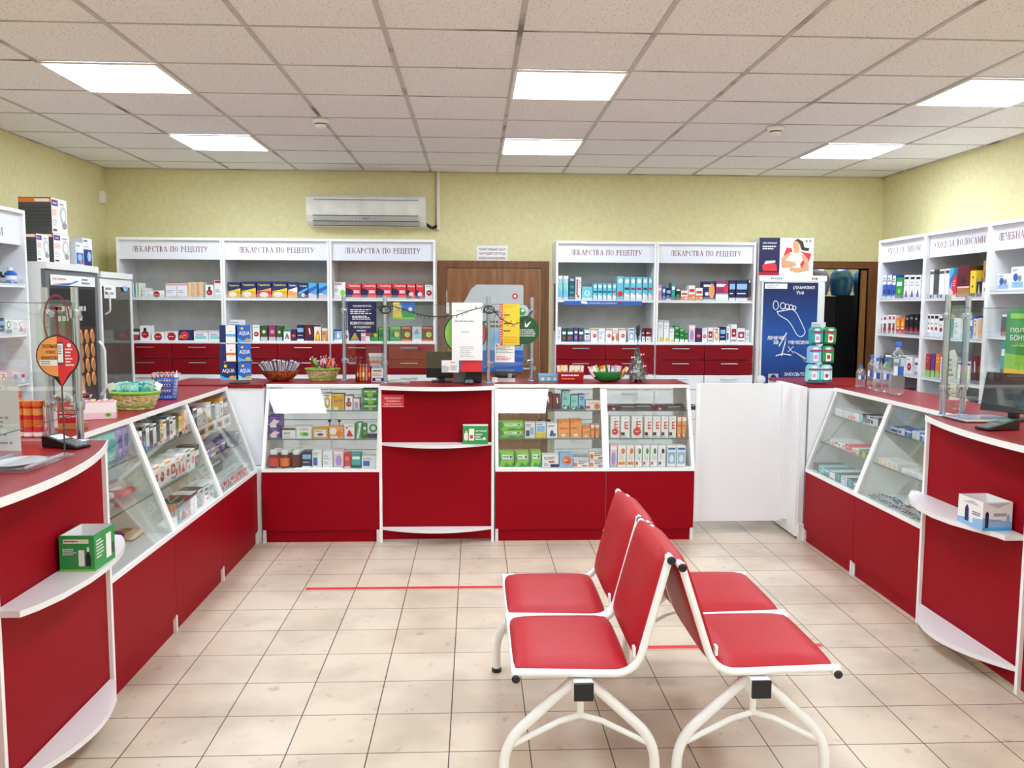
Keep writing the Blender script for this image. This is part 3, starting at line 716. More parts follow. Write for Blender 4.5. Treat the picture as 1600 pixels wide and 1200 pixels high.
ST = {  # look: (base colour, print)
 'white': ('white', 'l .15 .5 .85 .8 2 lblue;l .15 .2 .7 .4 2 grey'),
 'white_red_disc': ('white', 'd .5 .42 .36 red;l .28 .36 .72 .5 1 white;l .15 .82 .85 .92 1 grey'),
 'white_bottle': ('white', 'd .5 .4 .38 red;r .36 .62 .64 .85 black;l .3 .36 .7 .46 1 white'),
 'pink_white': ('white', 'r 0 .86 1 .96 pink;l .1 .3 .9 .55 2 lpurple;r .0 .0 1 .1 lpink'),
 'orange_stripes': ('cream', 'r .1 .05 .3 .95 lorange;r .42 .05 .55 .95 yellow;r .7 .05 .88 .95 orange'),
 'white_red_top': ('white', 'r .1 .84 .9 .97 red;l .15 .3 .85 .5 2 grey'),
 'blue_green_stripes': ('white', 'r .15 0 .35 1 blue;r .55 0 .75 1 lgreen'),
 'blue_yellow': ('navy', 'r 0 0 1 .42 dyel;p 0 .42 1 .42 1 .62 .5 .5 yellow;e .4 .22 .3 .16 cream;T .1 .7 .9 .86 yellow Терафлю'),
 'blue_yellow_red': ('navy', 'r 0 0 1 .42 bred;p 0 .42 1 .42 1 .62 .5 .5 lorange;e .5 .2 .3 .16 cream;T .1 .7 .9 .86 yellow Терафлю'),
 'blue_orange': ('navy', 'r 0 0 1 .5 lorange;p 0 .5 1 .35 1 .7 white;T .1 .72 .9 .86 white Терафлю'),
 'navy_white': ('navy', 'p 0 .2 1 .55 1 .7 0 .4 skyblue;T .1 .72 .9 .85 white Тера;d .5 .2 .2 white'),
 'lightblue_swirl': ('skyblue', 'p 0 .3 1 .65 1 .85 0 .6 blue;p 0 0 1 0 1 .2 0 .35 lpink'),
 'white_pink_text': ('white', 'T .1 .78 .7 .95 magenta орвис;e .75 .35 .2 .2 lgreen;l .1 .4 .5 .6 2 grey'),
 'red_navy': ('bred', 'p 0 0 .35 0 .5 .5 .25 .65 0 .7 dnavy;T .2 .75 .95 .92 white РиниКолд;r .5 .35 .9 .55 lpink;r 0 0 1 .08 lpink'),
 'red_navy_narrow': ('bred', 'p 0 0 .5 0 .4 .5 0 .6 dnavy;T .1 .75 .9 .9 white Рини;e .5 .3 .3 .14 lpink'),
 'teal_tall': ('lteal', 'r 0 .72 1 1 white;e .3 .8 .16 .1 aqua;e .75 .8 .16 .1 aqua;p 0 0 1 0 1 .3 0 .55 aqua;r 0 0 1 .1 lpink'),
 'dark_teal': ('dteal', 'T .15 .8 .85 .95 white Ксимелин;r .1 .25 .9 .35 teal;d .5 .55 .3 teal'),
 'white_red_col': ('white', 'r .15 .2 .4 .9 red;l .5 .5 .9 .9 4 grey;d .5 .15 .25 bred'),
 'aqua_disc': ('aqua', 'd .5 .5 .26 white;r 0 0 1 .14 white;e .5 .5 .14 .14 aqua'),
 'aqua_slim': ('aqua', 'e .5 .82 .36 .1 white;r .1 .44 .9 .54 dteal;p 0 0 1 0 1 .2 0 .32 white'),
 'aqua_slim_pink': ('aqua', 'e .5 .82 .36 .1 white;r .1 .44 .9 .54 magenta;p 0 0 1 0 1 .2 0 .32 white'),
 'aqua_slim_red': ('aqua', 'e .5 .82 .36 .1 white;r .1 .44 .9 .54 bred;p 0 0 1 0 1 .2 0 .32 white'),
 'aqua_red_sticker': ('aqua', 'e .5 .82 .36 .1 white;d .5 .26 .45 bred'),
 'pink': ('pink', 'r .1 .6 .9 .8 white'), 'blue': ('blue', 'r .1 .55 .9 .8 white;d .5 .25 .25 lblue'),
 'navy': ('dnavy', 'r .05 .55 .95 .82 lblue;r 0 0 1 .12 white;l .1 .3 .9 .4 1 white'),
 'teal': ('teal', 'r .1 .6 .9 .8 white;r 0 0 1 .2 dteal'),
 'black_green': ('black', 'd .5 .4 .35 green;r .1 .8 .9 .95 white'),
 'orange_red': ('white', 'r 0 .0 1 .4 orange;r .1 .55 .9 .75 bred;d .75 .2 .14 white'),
 'navy_orange': ('navy', 'e .72 .5 .26 .4 lorange;r .0 .72 .6 .84 white;e .3 .35 .18 .1 white;r 0 0 1 .06 white'),
 'magenta_white': ('magenta', 'r 0 0 1 .3 white;r .05 .7 .8 .84 white;e .8 .6 .18 .2 bred;r 0 .3 1 .36 lblue'),
 'dark_grey': ('dgrey', 'r .1 .86 .9 .96 white;p .1 0 .5 .3 .9 0 red'),
 'grey_red': ('dgrey', 'r 0 .5 1 .75 white;d .5 .3 .3 bred'),
 'navy_red_disc': ('navy', 'd .4 .5 .3 bred;r 0 .2 .3 .5 orange;l .3 .44 .55 .56 1 white'),
 'white_teal': ('white', 'r .1 .15 .9 .45 lteal;r 0 .8 1 1 lpink;l .15 .5 .85 .7 2 blue'),
 'green_disc': ('dgreen', 'd .5 .6 .3 dyel;d .5 .6 .16 white;r 0 0 1 .25 lgrey'),
 'pink_disc': ('magenta', 'd .5 .6 .3 pink;d .5 .6 .15 dyel;r 0 0 1 .25 lgrey'),
 'white_A': ('white', 'r 0 .78 1 1 green;p .2 .15 .45 .65 .55 .65 .35 .15 navy;p .6 .15 .5 .45 .62 .6 .8 .15 red'),
 'purple_disc': ('dpurple', 'd .5 .45 .38 bred;l .25 .4 .75 .5 1 white'),
 'dark_red': ('dred', 'p .45 .8 .6 .8 .7 .45 .55 .4 white;r .1 .1 .9 .2 navy'),
 'white_flame': ('white', 'p .1 0 .9 0 .7 .55 .5 .7 .3 .5 orange;e .5 .25 .2 .2 yellow;r 0 .9 1 1 dred'),
 'orange': ('lorange', 'r 0 .8 1 1 white;r 0 0 1 .15 orange;l .1 .5 .9 .65 1 red;r .3 .04 .6 .16 white'),
 'blue_drop': ('lblue', 'p .5 .85 .7 .4 .5 .2 .3 .4 white;r 0 0 1 .12 white;r 0 .88 1 1 navy'),
 'navy_triangle': ('navy', 'p .5 .8 .85 .15 .15 .15 dyel;r .1 0 .9 .1 lblue'),
 'pink_mix': ('white', 'r .5 .4 1 .8 bred;r 0 0 .5 .4 pink;l .1 .55 .5 .8 2 grey'),
 'green_lemon': ('green', 'd .62 .45 .24 yellow;d .62 .45 .14 lorange;p .05 .3 .3 .7 .45 .3 dgreen;r 0 .85 1 .93 dyel'),
 'green': ('green', 'r .15 .6 .85 .8 white;r 0 0 1 .2 dgreen;d .5 .35 .2 lgreen'),
 'brown_lemon': ('brown', 'd .6 .45 .26 yellow;d .6 .45 .15 lgreen;r .05 .84 .95 .94 orange;r 0 0 1 .12 orange'),
 'grey_lemon': ('lgrey', 'd .55 .4 .26 lteal;p .1 .5 .5 .9 .8 .5 grey;r 0 0 1 .12 white'),
 'green_teal': ('dteal', 'r .1 .55 .9 .75 white;d .4 .3 .25 bred'),
 'purple': ('purple', 'r .1 .6 .9 .75 white;e .5 .3 .3 .15 lpurple'),
 'white_purple': ('white', 'r .1 .6 .9 .75 purple;r 0 0 1 .2 lpurple;l .2 .3 .8 .5 2 grey'),
 'white_disc_wide': ('white', 'd .55 .45 .28 bred;l .35 .4 .75 .5 1 white;r 0 .85 1 .95 lorange'),
 'blue_white': ('white', 'r .1 .15 .9 .7 lblue;e .5 .4 .25 .18 white;r .1 .82 .9 .92 blue'),
 'dark_red_half': ('dred', 'r 0 0 1 .4 white;l .1 .55 .9 .75 1 white;d .5 .2 .2 bred'),
 'white_yellow': ('white', 'e .6 .1 .35 .12 yellow;l .15 .6 .85 .8 2 lgrey;r .0 .9 1 1 lgrey'),
 'green_window': ('green', 'r .15 .3 .85 .72 dgreen;d .5 .5 .24 lgreen;r 0 0 1 .2 white;T .15 .8 .85 .92 white 911'),
 'pink_round': ('lpink', 'e .5 .4 .3 .3 lpurple;r .1 .8 .9 .92 white;r 0 0 1 .12 lgrey'),
 'white_blue': ('white', 'r .1 .15 .55 .6 blue;l .1 .7 .9 .9 2 grey'),
 'red_white': ('white', 'r .1 .3 .9 .75 red;d .5 .5 .2 white;r .1 .05 .9 .15 grey'),
 'yellow_white': ('white', 'e .5 .45 .36 .35 dyel;l .2 .8 .8 .95 1 red;e .5 .45 .18 .18 white'),
 'five_htp': ('dyel', 'T .15 .5 .9 .66 purple 5-НТР;d .2 .82 .07 red;r .1 0 .5 .16 white;r 0 .9 1 1 yellow'),
 'purple_box': ('purple', 'p .05 .25 .5 .75 .95 .6 .6 .2 lpink;r .2 .05 .7 .22 white;l .2 .82 .8 .95 1 lpurple'),
 'white_maroon': ('white', 'r 0 .8 1 1 brown;l .1 .35 .9 .6 2 dgrey;r .15 .08 .6 .22 lpink'),
 'white_lime': ('white', 'e .5 .38 .28 .2 lgreen;e .62 .35 .2 .15 green;T .2 .75 .8 .9 dgrey ЭССЕНС'),
 'yellow_frame': ('dyel', 'r .12 .1 .88 .82 white;e .5 .35 .2 .16 magenta;l .2 .6 .8 .75 1 dgrey'),
 'orange_fruit': ('lorange', 'd .3 .6 .24 white;d .7 .4 .22 orange;r .1 0 .6 .14 white'),
 'white_figure': ('white', 'p .2 .1 .45 .6 .6 .5 .9 .1 bred;d .25 .72 .12 bred;l .4 .75 .9 .9 2 grey'),
 'green_diagonal': ('green', 'p .1 0 .5 1 .9 1 .5 0 white;l .35 .3 .65 .8 4 dgreen'),
 'green_ring': ('white', 'd .55 .66 .4 green;d .55 .66 .22 white;r 0 0 1 .3 navy;l .1 .34 .9 .42 1 green'),
 'teal_mint': ('lteal', 'd .3 .85 .07 red;l .15 .5 .85 .7 2 dteal;p 0 0 1 0 .8 .25 .5 .1 .3 .3 dteal;r .2 .04 .6 .14 white'),
 'blue_capsule': ('lblue', 'd .5 .75 .3 blue;l .3 .7 .7 .8 1 white;p 0 0 1 0 .7 .25 .3 .3 dteal'),
 'orange_low': ('white', 'r 0 .1 .3 .4 bred;e .78 .35 .2 .3 orange;l .1 .6 .9 .9 2 lorange'),
 'green_leaf': ('lgreen', 'r .22 .52 .9 .8 white;e .8 .66 .07 .1 dgrey;p 0 0 .2 .5 .1 1 0 1 green;l .28 .6 .7 .74 1 dgreen;p .3 0 .5 .3 .8 .1 1 .4 1 0 green'),
 'white_violet': ('white', 'r .1 .1 .45 .5 purple;r .5 .2 .9 .7 lblue;l .1 .75 .6 .92 2 navy'),
 'blue_yellow_cap': ('white', 'r 0 .0 1 .35 yellow;r .1 .4 .9 .8 lblue;l .1 .84 .9 .96 1 blue'),
 'white_navy_bottle': ('white', 'p .3 .1 .7 .1 .6 .5 .4 .5 navy;r .5 .1 .85 .3 blue;l .1 .75 .9 .9 2 blue'),
 'orange_box': ('lorange', 'd .2 .85 .06 red;l .1 .45 .9 .6 1 bred;r .3 .05 .65 .2 white;r 0 .9 1 1 orange'),
 'E_white': ('white', 'd .5 .9 .06 dgrey;T .4 .4 .85 .75 bred Е;r .0 .1 .45 .25 dred;r .55 .45 .8 .5 lorange;r .1 0 .7 .07 lgrey'),
 'E_disc': ('white', 'd .5 .9 .06 dgrey;T .4 .45 .85 .78 bred Е;d .5 .28 .38 bred;l .3 .24 .7 .32 1 white'),
 'tea_red': ('white', 'e .65 .75 .24 .14 orange;r .1 .1 .9 .24 orange;l .3 .35 .45 .62 5 dgrey;l .55 .3 .8 .5 3 lorange'),
 'tea_green': ('white', 'e .65 .75 .2 .14 green;r .1 .1 .4 .24 bred;l .3 .35 .45 .62 5 dgrey;l .55 .3 .8 .5 3 green'),
 'tea_blue': ('white', 'e .65 .75 .2 .12 navy;r .1 .1 .4 .24 navy;l .3 .35 .45 .62 5 dgrey'),
 'fluifort': ('white', 'T .12 .6 .75 .85 dgrey FLUIFORT;r .4 .35 .75 .5 bred;r .5 0 1 .25 navy;l .1 .1 .4 .35 2 grey'),
 'blue_orange_disc': ('lblue', 'd .55 .5 .36 orange;d .65 .45 .2 bred;l .3 .45 .8 .58 1 white'),
 'white_tablets': ('white', 'e .12 .35 .12 .3 orange;l .3 .35 .95 .85 2 dgrey;r .55 .08 .9 .25 bred;r 0 .92 1 1 grey'),
 'black_white': ('white', 'r .05 .8 .95 .93 black;d .5 .35 .3 red;l .2 .5 .8 .65 1 grey'),
 'white_slim': ('white', 'r 0 .84 1 .94 dgrey;r .2 0 .8 .1 purple'),
 'dark_slim': ('dgrey', 'r 0 .84 1 .94 black;r .2 0 .8 .1 white'),
 'red': ('bred', 'l .2 .5 .8 .8 3 lpink;r 0 0 1 .1 white'),
 'mauve': ('brown', 'r 0 0 1 1 dred;r .0 0 1 .3 tan;e .5 .55 .2 .12 dbrown;r 0 .3 1 .35 lpink'),
 'yellow': ('yellow', 'd .5 .75 .12 dbrown;d .5 .4 .12 dbrown;r 0 0 1 .15 black'),
 'black_fig': ('black', 'p .3 .2 .5 .75 .7 .2 lgrey;r 0 .85 1 1 grey;r 0 0 1 .2 dgrey'),
 'brown_head': ('tan', 'r 0 0 1 .4 white;e .5 .62 .25 .16 dbrown;l .3 .1 .7 .3 1 black'),
 'serum_white': ('white', 'r .1 .82 .9 .92 black;l .1 .5 .9 .75 2 lgrey;p .2 .05 .5 .4 .8 .05 purple'),
 'cap_blue': ('blue', 'r 0 .6 1 1 white;l .1 .7 .9 .9 2 dgrey;d .5 .3 .3 navy;r 0 0 1 .1 white'),
 'brown_bottle_pic': ('white', 'r .2 .0 .8 .55 brown;d .5 .22 .42 red;r .25 .75 .75 .92 red'),
 'orange_tilt': ('orange', 'd .5 .22 .42 red;p .1 .5 .5 .9 .9 .5 yellow;r .2 .3 .8 .4 white'),
 'black_tube': ('black', 'd .5 .22 .42 red;r .2 .75 .8 .85 grey'),
 'device': ('white', 'r .1 .1 .9 .35 lblue;d .35 .55 .18 blue;d .65 .5 .14 grey;l .1 .8 .6 .92 2 grey'),
 'strap': ('white', 'e .35 .55 .16 .3 dgrey;e .35 .55 .1 .22 white;l .6 .3 .9 .8 4 grey'),
 'navy_strap': ('white', 'r 0 .7 1 1 navy;e .45 .35 .2 .26 dgrey;e .45 .35 .13 .18 white;l .7 .2 .95 .6 3 blue'),
 'redcol': ('red', 'r 0 0 1 .3 lgreen;l .2 .6 .8 .9 2 orange'), 'purplecol': ('purple', 'r 0 0 1 .3 lgreen'), 'orangecol': ('orange', 'r 0 0 1 .3 lgreen;l .2 .6 .8 .9 2 yellow'),
}
CM = {}
def carton_mesh(style, w, h, d):
    key = ('c', style, round(w, 3), round(h, 3), round(d, 3))
    if key not in CM:
        base, ops = ST[style]; m = MB(); m.box(-w/2, w/2, 0, d, 0, h, base); art(m, ops, w, h)
        # side print and the folded top flap line
        m.box(-w/2+.001, w/2-.001, d*.5-.0006, d*.5+.0006, h, h+.0004, 'grey')
        CM[key] = m.mesh('carton')
    return CM[key]
WORN = 'first second third fourth fifth sixth seventh eighth ninth tenth eleventh twelfth thirteenth fourteenth fifteenth sixteenth'.split()
def carton(style, w, h, d, loc, rz, label, group, cat='carton', name='medicine_carton'):
    o = bpy.data.objects.new(name, carton_mesh(style, w, h, d)); col.objects.link(o); o.location = loc; o.rotation_euler = (0, 0, rz)
    return tag(o, label, cat, group)
def shelf_row(items, plane, val, zs, pybot, dep, rz, where, group, jit=.004, cat='carton', name='medicine_carton', word='carton', level=None, lim=None):
    """items (px0, px1, pytop, style, look) standing on a shelf at height zs with their fronts in the plane"""
    for n, (a, b, tp, st, look) in enumerate(items):
        A, Bv = P(a, pybot, plane, val), P(b, pybot, plane, val); T = P((a+b)/2, tp, plane, val)
        z0 = zs if level is None else zs
        h = max(.012, T.z-z0); k = 0 if plane == 'y' else 1
        if lim:
            lo, hi = sorted((A[k], Bv[k])); lo, hi = max(lo, lim[0]), min(hi, lim[1])
            if hi-lo < .015:
                mid = min(max((lo+hi)/2, lim[0]+.012), lim[1]-.012); lo, hi = mid-.011, mid+.011
            A[k], Bv[k] = lo, hi
        w_ = abs(Bv[k]-A[k])-.002; c = (A+Bv)/2; c.z = z0+.0005
        off = R.uniform(0, jit)
        if plane == 'y': c.y += off
        else: c.x += off if rz < 0 else -off
        carton(st, w_, h, dep, c, rz, f'{look} {word}, {WORN[n]} from left on {where}', group, cat, name)
SY = YS+.045
W1 = 'leftmost prescription unit'
def unit_rows(up_, lo_, nm):
    ux = ubx[['leftmost','second','third','fourth','fifth'].index(nm.split()[0])]; lim = (ux[0]+.022, ux[0]+ux[1]-.024)
    shelf_row(up_, 'y', SY, 1.636, 463, .12, 0, f'upper shelf of {nm}', 'medicine cartons on prescription shelves', lim=lim)
    shelf_row(lo_, 'y', SY, 1.262, 530, .10, 0, f'lower shelf of {nm}', 'medicine cartons on prescription shelves', lim=lim)
unit_rows([(208,220,442,'blue_green_stripes','blue green striped'),(222,231,450,'white','small white'),(232,257,454,'white_red_disc','low white red'),(259,276,443,'pink_white','white and pink'),(277,293,443,'pink_white','white and pink'),
  (294,301,441,'orange_stripes','orange striped'),(302,309,441,'orange_stripes','orange striped'),(310,317,441,'orange_stripes','orange striped'),(321,334,445,'white_bottle','white red-disc'),(335,346,438,'white_red_top','tall white red-topped')],
 [(207,218,514,'grey_red','grey and white'),(219,235,509,'white_bottle','white bottle-picture'),(237,257,519,'white_red_disc','white red-disc'),(258,278,518,'white_red_disc','white red-disc'),(280,302,516,'navy_red_disc','navy red-disc'),(303,325,517,'white_teal','white and teal'),(326,345,517,'white_teal','white and teal')], 'leftmost prescription unit')
unit_rows([(353,376,441,'blue_yellow','blue and yellow'),(377,400,440,'blue_yellow','blue and yellow'),(401,424,440,'blue_yellow_red','blue and red'),(425,449,440,'blue_yellow','blue and yellow'),(450,465,441,'blue_orange','blue and orange'),(466,481,442,'navy_white','navy and white'),(482,495,442,'lightblue_swirl','light blue'),(498,512,442,'lightblue_swirl','light blue')],
 [(381,393,509,'white_red_disc','white red-disc'),(395,406,508,'white_red_disc','white red-disc'),(407,418,509,'green_disc','green'),(420,431,509,'pink_disc','magenta'),(432,441,510,'green_disc','green'),(443,454,514,'white_A','white and green'),(455,463,515,'purple_disc','purple'),(464,475,508,'navy','navy'),(476,490,508,'dark_red','dark red'),(491,502,508,'white_flame','white flame-picture'),(503,512,513,'orange','orange')], 'second prescription unit')
unit_rows([(521,540,441,'white_pink_text','white pink-lettered'),(541,564,443,'red_navy','red and navy'),(565,588,443,'red_navy','red and navy'),(589,612,443,'red_navy','red and navy'),(613,635,443,'red_navy','red and navy'),(636,649,443,'red_navy_narrow','narrow red navy'),(650,662,443,'red_navy_narrow','narrow red navy'),(664,677,445,'white_red_disc','white red-disc')],
 [(522,535,515,'blue_drop','light blue'),(536,545,517,'white_red_disc','white red-disc'),(546,563,515,'navy_triangle','navy triangle-picture'),(564,578,514,'pink_mix','white and pink'),(579,591,512,'green_lemon','green'),(592,608,511,'green_lemon','green lemon-picture'),(610,626,510,'green_lemon','green lemon-picture'),(627,643,510,'brown_lemon','brown lemon-picture'),(644,659,511,'grey_lemon','pale grey'),(660,677,510,'brown_lemon','brown lemon-picture')], 'third prescription unit')
unit_rows([(870,879,431,'teal_tall','tall mint'),(880,888,431,'teal_tall','tall mint'),(889,898,432,'dark_teal','dark teal'),(899,908,433,'white_red_col','white and red'),(909,926,448,'aqua_disc','low turquoise'),(927,933,443,'aqua_slim','slim turquoise'),(934,941,443,'aqua_slim','slim turquoise'),(942,948,443,'aqua_slim','slim turquoise'),(949,956,443,'aqua_slim','slim turquoise'),(957,963,443,'aqua_slim_red','slim turquoise'),(964,974,432,'aqua_red_sticker','turquoise red-sticker'),(975,984,433,'aqua_slim','tall turquoise'),(985,993,433,'aqua_slim_pink','tall turquoise'),(994,1003,433,'aqua_slim_pink','tall turquoise'),(1004,1012,433,'aqua_slim','tall turquoise'),(1013,1022,433,'aqua_slim_red','tall turquoise')],
 [(870,877,511,'white','white'),(878,885,513,'green_teal','dark teal'),(886,896,513,'green_teal','dark teal'),(897,903,512,'purple','purple'),(904,912,513,'green_teal','dark teal'),(913,922,516,'white_purple','white purple'),(923,934,513,'white_disc_wide','white red-disc'),(935,945,513,'white','white'),(946,956,513,'white_disc_wide','white red-disc'),(957,966,513,'orange_low','white orange'),(967,978,513,'white_disc_wide','white red-disc'),(982,991,513,'blue_white','blue and white'),(992,1002,512,'blue_white','blue and white'),(1003,1008,513,'dark_red_half','dark red'),(1009,1015,513,'dark_red_half','dark red'),(1016,1021,513,'dark_red_half','dark red')], 'fourth prescription unit')
unit_rows([(1028,1034,445,'pink','slim pink'),(1035,1040,447,'blue','slim blue'),(1041,1048,450,'navy','slim navy'),(1049,1055,442,'teal','slim teal'),(1056,1063,451,'black_green','black green'),(1064,1075,454,'orange_red','low orange'),(1076,1086,446,'orange_red','orange'),(1087,1098,450,'orange_red','orange'),(1099,1117,440,'navy_orange','navy and orange'),(1118,1138,439,'magenta_white','magenta white'),(1139,1149,438,'navy','navy'),(1150,1168,438,'navy','wide navy'),(1169,1180,437,'dark_grey','dark grey')],
 [(1028,1036,500,'white_yellow','tall white'),(1037,1045,501,'white_yellow','tall white'),(1046,1053,512,'white_yellow','white'),(1054,1061,509,'green_window','green'),(1062,1069,513,'green_window','green'),(1070,1075,516,'green_window','small green'),(1076,1086,508,'pink_round','pale pink'),(1087,1096,513,'purple_disc','purple'),(1097,1105,513,'white_red_disc','white red-disc'),(1106,1114,512,'red_white','red white'),(1115,1124,512,'yellow_white','yellow white'),(1125,1134,511,'navy','navy'),(1135,1141,510,'white_blue','white and blue'),(1142,1151,507,'red_white','red and white'),(1152,1164,513,'red_white','low red-white'),(1165,1178,516,'white','low white')], 'fifth prescription unit')
# blue strip banner under a shelf of the fourth unit
t = thing('shelf_banner', 'narrow blue banner hanging under the turquoise cartons', 'sign', (0,0,0)); a = P(881,471,'y',YS-.01); b = P(1003,476,'y',YS-.01); t.location = (a.x, YS-.012, b.z-.004)
w_ = b.x-a.x; h_ = .034
m = MB().box(0, w_, 0, .003, 0, h_, 'blue'); m.build('strip', t)
MB().text('СРЕДСТВА ОТ НАСМОРКА', (w_*.32, -.001, .008), X_, Z_, 'white', w=w_*.36, h=.012).poly((w_*.22, -.001, 0), X_, Z_, [(0,.012),(.06,.006),(.05,.03),(0,.034)], 'white').disc((w_*.72,-.001,.02), X_, Z_, 0, 0, .014, .01, 'red').build('lettering', t)

# ---- centre display counters: fronts of the goods just behind the sloping glass
def case_row(items, yv, zs, pyb, where, dep=.09, grp='goods in the middle display counters'):
    shelf_row(items, 'y', yv, zs, pyb, dep, 0, where, grp, jit=.006)
T1, T2, T0 = CY+gy(.868)+.065, CY+gy(.684)+.055, CY+.05
WL = 'display counter left of middle desk'
case_row([(423,434,631,'blue','low blue'),(435,444,631,'green','low green'),(446,463,631,'navy_red_disc','low navy'),(466,481,631,'red','low red'),(484,493,626,'green_diagonal','white green'),(494,501,626,'white','white'),(505,518,615,'yellow_white','yellow'),(519,538,616,'five_htp','orange-yellow'),(539,551,619,'white_bottle','white red-disc'),(552,562,623,'pink_round','small pink')], T1, .868, 640, 'top shelf left of desk')
case_row([(441,462,669,'white_maroon','white and brown'),(463,487,668,'white_lime','white and lime'),(488,513,669,'yellow_frame','yellow and white'),(514,537,667,'orange_fruit','orange and white'),(538,554,662,'white_figure','white red-figure'),(556,566,661,'green_diagonal','green and white'),(567,573,663,'green','slim green'),(574,591,661,'green_ring','green-ring')], T2, .684, 687, 'middle shelf left of desk')
case_row([(472,487,706,'navy','navy'),(488,503,704,'white_blue','white blue'),(504,520,706,'white','white'),(521,537,704,'pink_round','pale pink'),(538,548,709,'red','red'),(549,564,709,'teal','teal'),(565,588,713,'white_blue','white and blue')], T0, .494, 733, 'bottom deck left of desk')
# stacked ones
def stack(px0, px1, tops, pyb, style, look, where, yv, z0, dep, grp):
    A, Bv = P(px0, pyb, 'y', yv), P(px1, pyb, 'y', yv); zz = [z0]+[P((px0+px1)/2, q, 'y', yv).z for q in tops]
    for k in range(len(tops)):
        pl = ['bottom', 'middle', 'top'][k] if len(tops) == 3 else ['lower', 'upper'][k]
        carton(style, Bv.x-A.x-.002, zz[k+1]-zz[k]-.002, dep, ((A.x+Bv.x)/2+R.uniform(-.002, .002), yv, zz[k]+.0008), 0, f'{look} carton, {pl} of the stack {where}', grp)
GS = 'stacked cartons in the display counters'
stack(419, 439, (669, 650), 687, 'purple_box', 'purple', 'at left of middle shelf', T2, .684, .12, GS)
stack(565, 592, (632, 620, 608), 640, 'green', 'flat green', 'at right of top shelf', T1, .868, .12, GS)
WR = 'top shelf right of desk'
case_row([(778+17.5*i, 794+17.5*i, 631, 'dark_red', 'low dark red') for i in range(4)]+[(848,863,614,'dark_red','dark red'),(864,876,617,'dark_red','dark red'),(878,891,611,'teal_mint','tall mint'),(892,903,618,'teal_mint','mint'),(904,914,617,'blue_capsule','light blue'),(915,938,626,'orange_low','low orange-white')], T1, .868, 639, 'top shelf right of desk')
stack(780, 818, (672, 659), 685, 'green_leaf', 'wide leaf-green', 'right of the middle desk', T2, .684, .1, GS)
case_row([(820,836,661,'white_violet','white and violet'),(837,853,661,'blue_yellow_cap','pale blue-yellow'),(854,871,662,'white_navy_bottle','white navy-bottle'),(872,890,657,'orange_box','orange'),(891,909,656,'orange_box','orange'),(910,922,667,'orange_box','small orange'),(923,929,664,'orange','slim orange'),(930,936,664,'orange','slim orange')], T2, .684, 685, 'middle shelf right of desk')
case_row([(779,803,706,'green_leaf','leaf-green'),(804,826,706,'green_leaf','leaf-green'),(828,845,705,'green_leaf','leaf-green'),(847,873,711,'fluifort','white black-lettered'),(874,895,709,'blue_orange_disc','blue with orange disc')], T0, .494, 732, 'deck right of desk')
stack(896, 920, (718,), 732, 'white_tablets', 'white and red', '', T0, .494, .1, GS)
stack(921, 945, (718, 704), 732, 'white_tablets', 'white and red', 'beside the counter divider', T0, .494, .1, GS)
case_row([(954,968,651,'E_disc','white red-disc'),(970,984,651,'E_white','tall white E'),(987,1004,651,'E_disc','white red-disc'),(1007,1019,651,'E_white','tall white E'),(1020,1032,651,'E_white','tall white E'),(1033,1044,651,'E_white','tall white E'),(1045,1056,651,'E_white','tall white E'),(1058,1064,652,'orange','orange-white'),(1065,1072,652,'orange','orange-white')], T2, .684, 685, 'middle shelf of the gate-side counter')
case_row([(953,964,696,'pink_round','white and pink'),(965,978,697,'tea_red','white leaf-picture'),(979,991,697,'tea_red','white leaf-picture'),(992,1003,697,'tea_green','white green-leaf'),(1004,1015,697,'tea_green','white green-leaf'),(1016,1027,697,'tea_green','white green-leaf'),(1028,1040,697,'tea_blue','white blue-leaf'),(1042,1056,697,'blue_white','pale blue'),(1057,1071,697,'blue_white','pale blue')], T0, .494, 732, 'deck of the gate-side counter')
for i in range(6):
    o = carton('dark_red' if i % 3 == 0 else 'dark_grey', .11, .02+.006*(i % 3), .13, (.955+.108*i, T1+.01+.01*(i % 2), .862), R.uniform(-.25, .25), f'flat dark package lying on top shelf beside gate, {WORN[i]} from left', 'flat dark packages', 'package', 'flat_package')
# jars with white lids
for i, (a, b, cl, lk) in enumerate(((418,435,'bred','red'),(436,452,'orange','orange'),(453,471,'dred','dark red'))):
    for back in (0, 1):
        A, Bv = P(a, 733, 'y', T0), P(b, 733, 'y', T0); r_ = (Bv.x-A.x)/2-.002
        t = thing('vitamin_jar', f'{lk} vitamin jar with white lid, {["front", "back"][back]} row, counter deck', 'jar', ((A.x+Bv.x)/2+.012*back, T0+r_+.075*back, .493), 0, 'vitamin jars in the display counter')
        MB().lathe([(r_*.9,0),(r_,.006),(r_,.072),(r_*.85,.086),(r_*.6,.09)], (0,0,0), 'dpurple' if i == 2 else 'dred', 16).build('jar_body', t)
        MB().lathe([(r_*1.01,.012),(r_*1.01,.068)], (0,0,0), cl, 16).build('jar_label', t)
        MB().lathe([(r_*.72,.09),(r_*.74,.115),(r_*.6,.118),(0,.118)], (0,0,0), 'white', 16).build('lid', t)

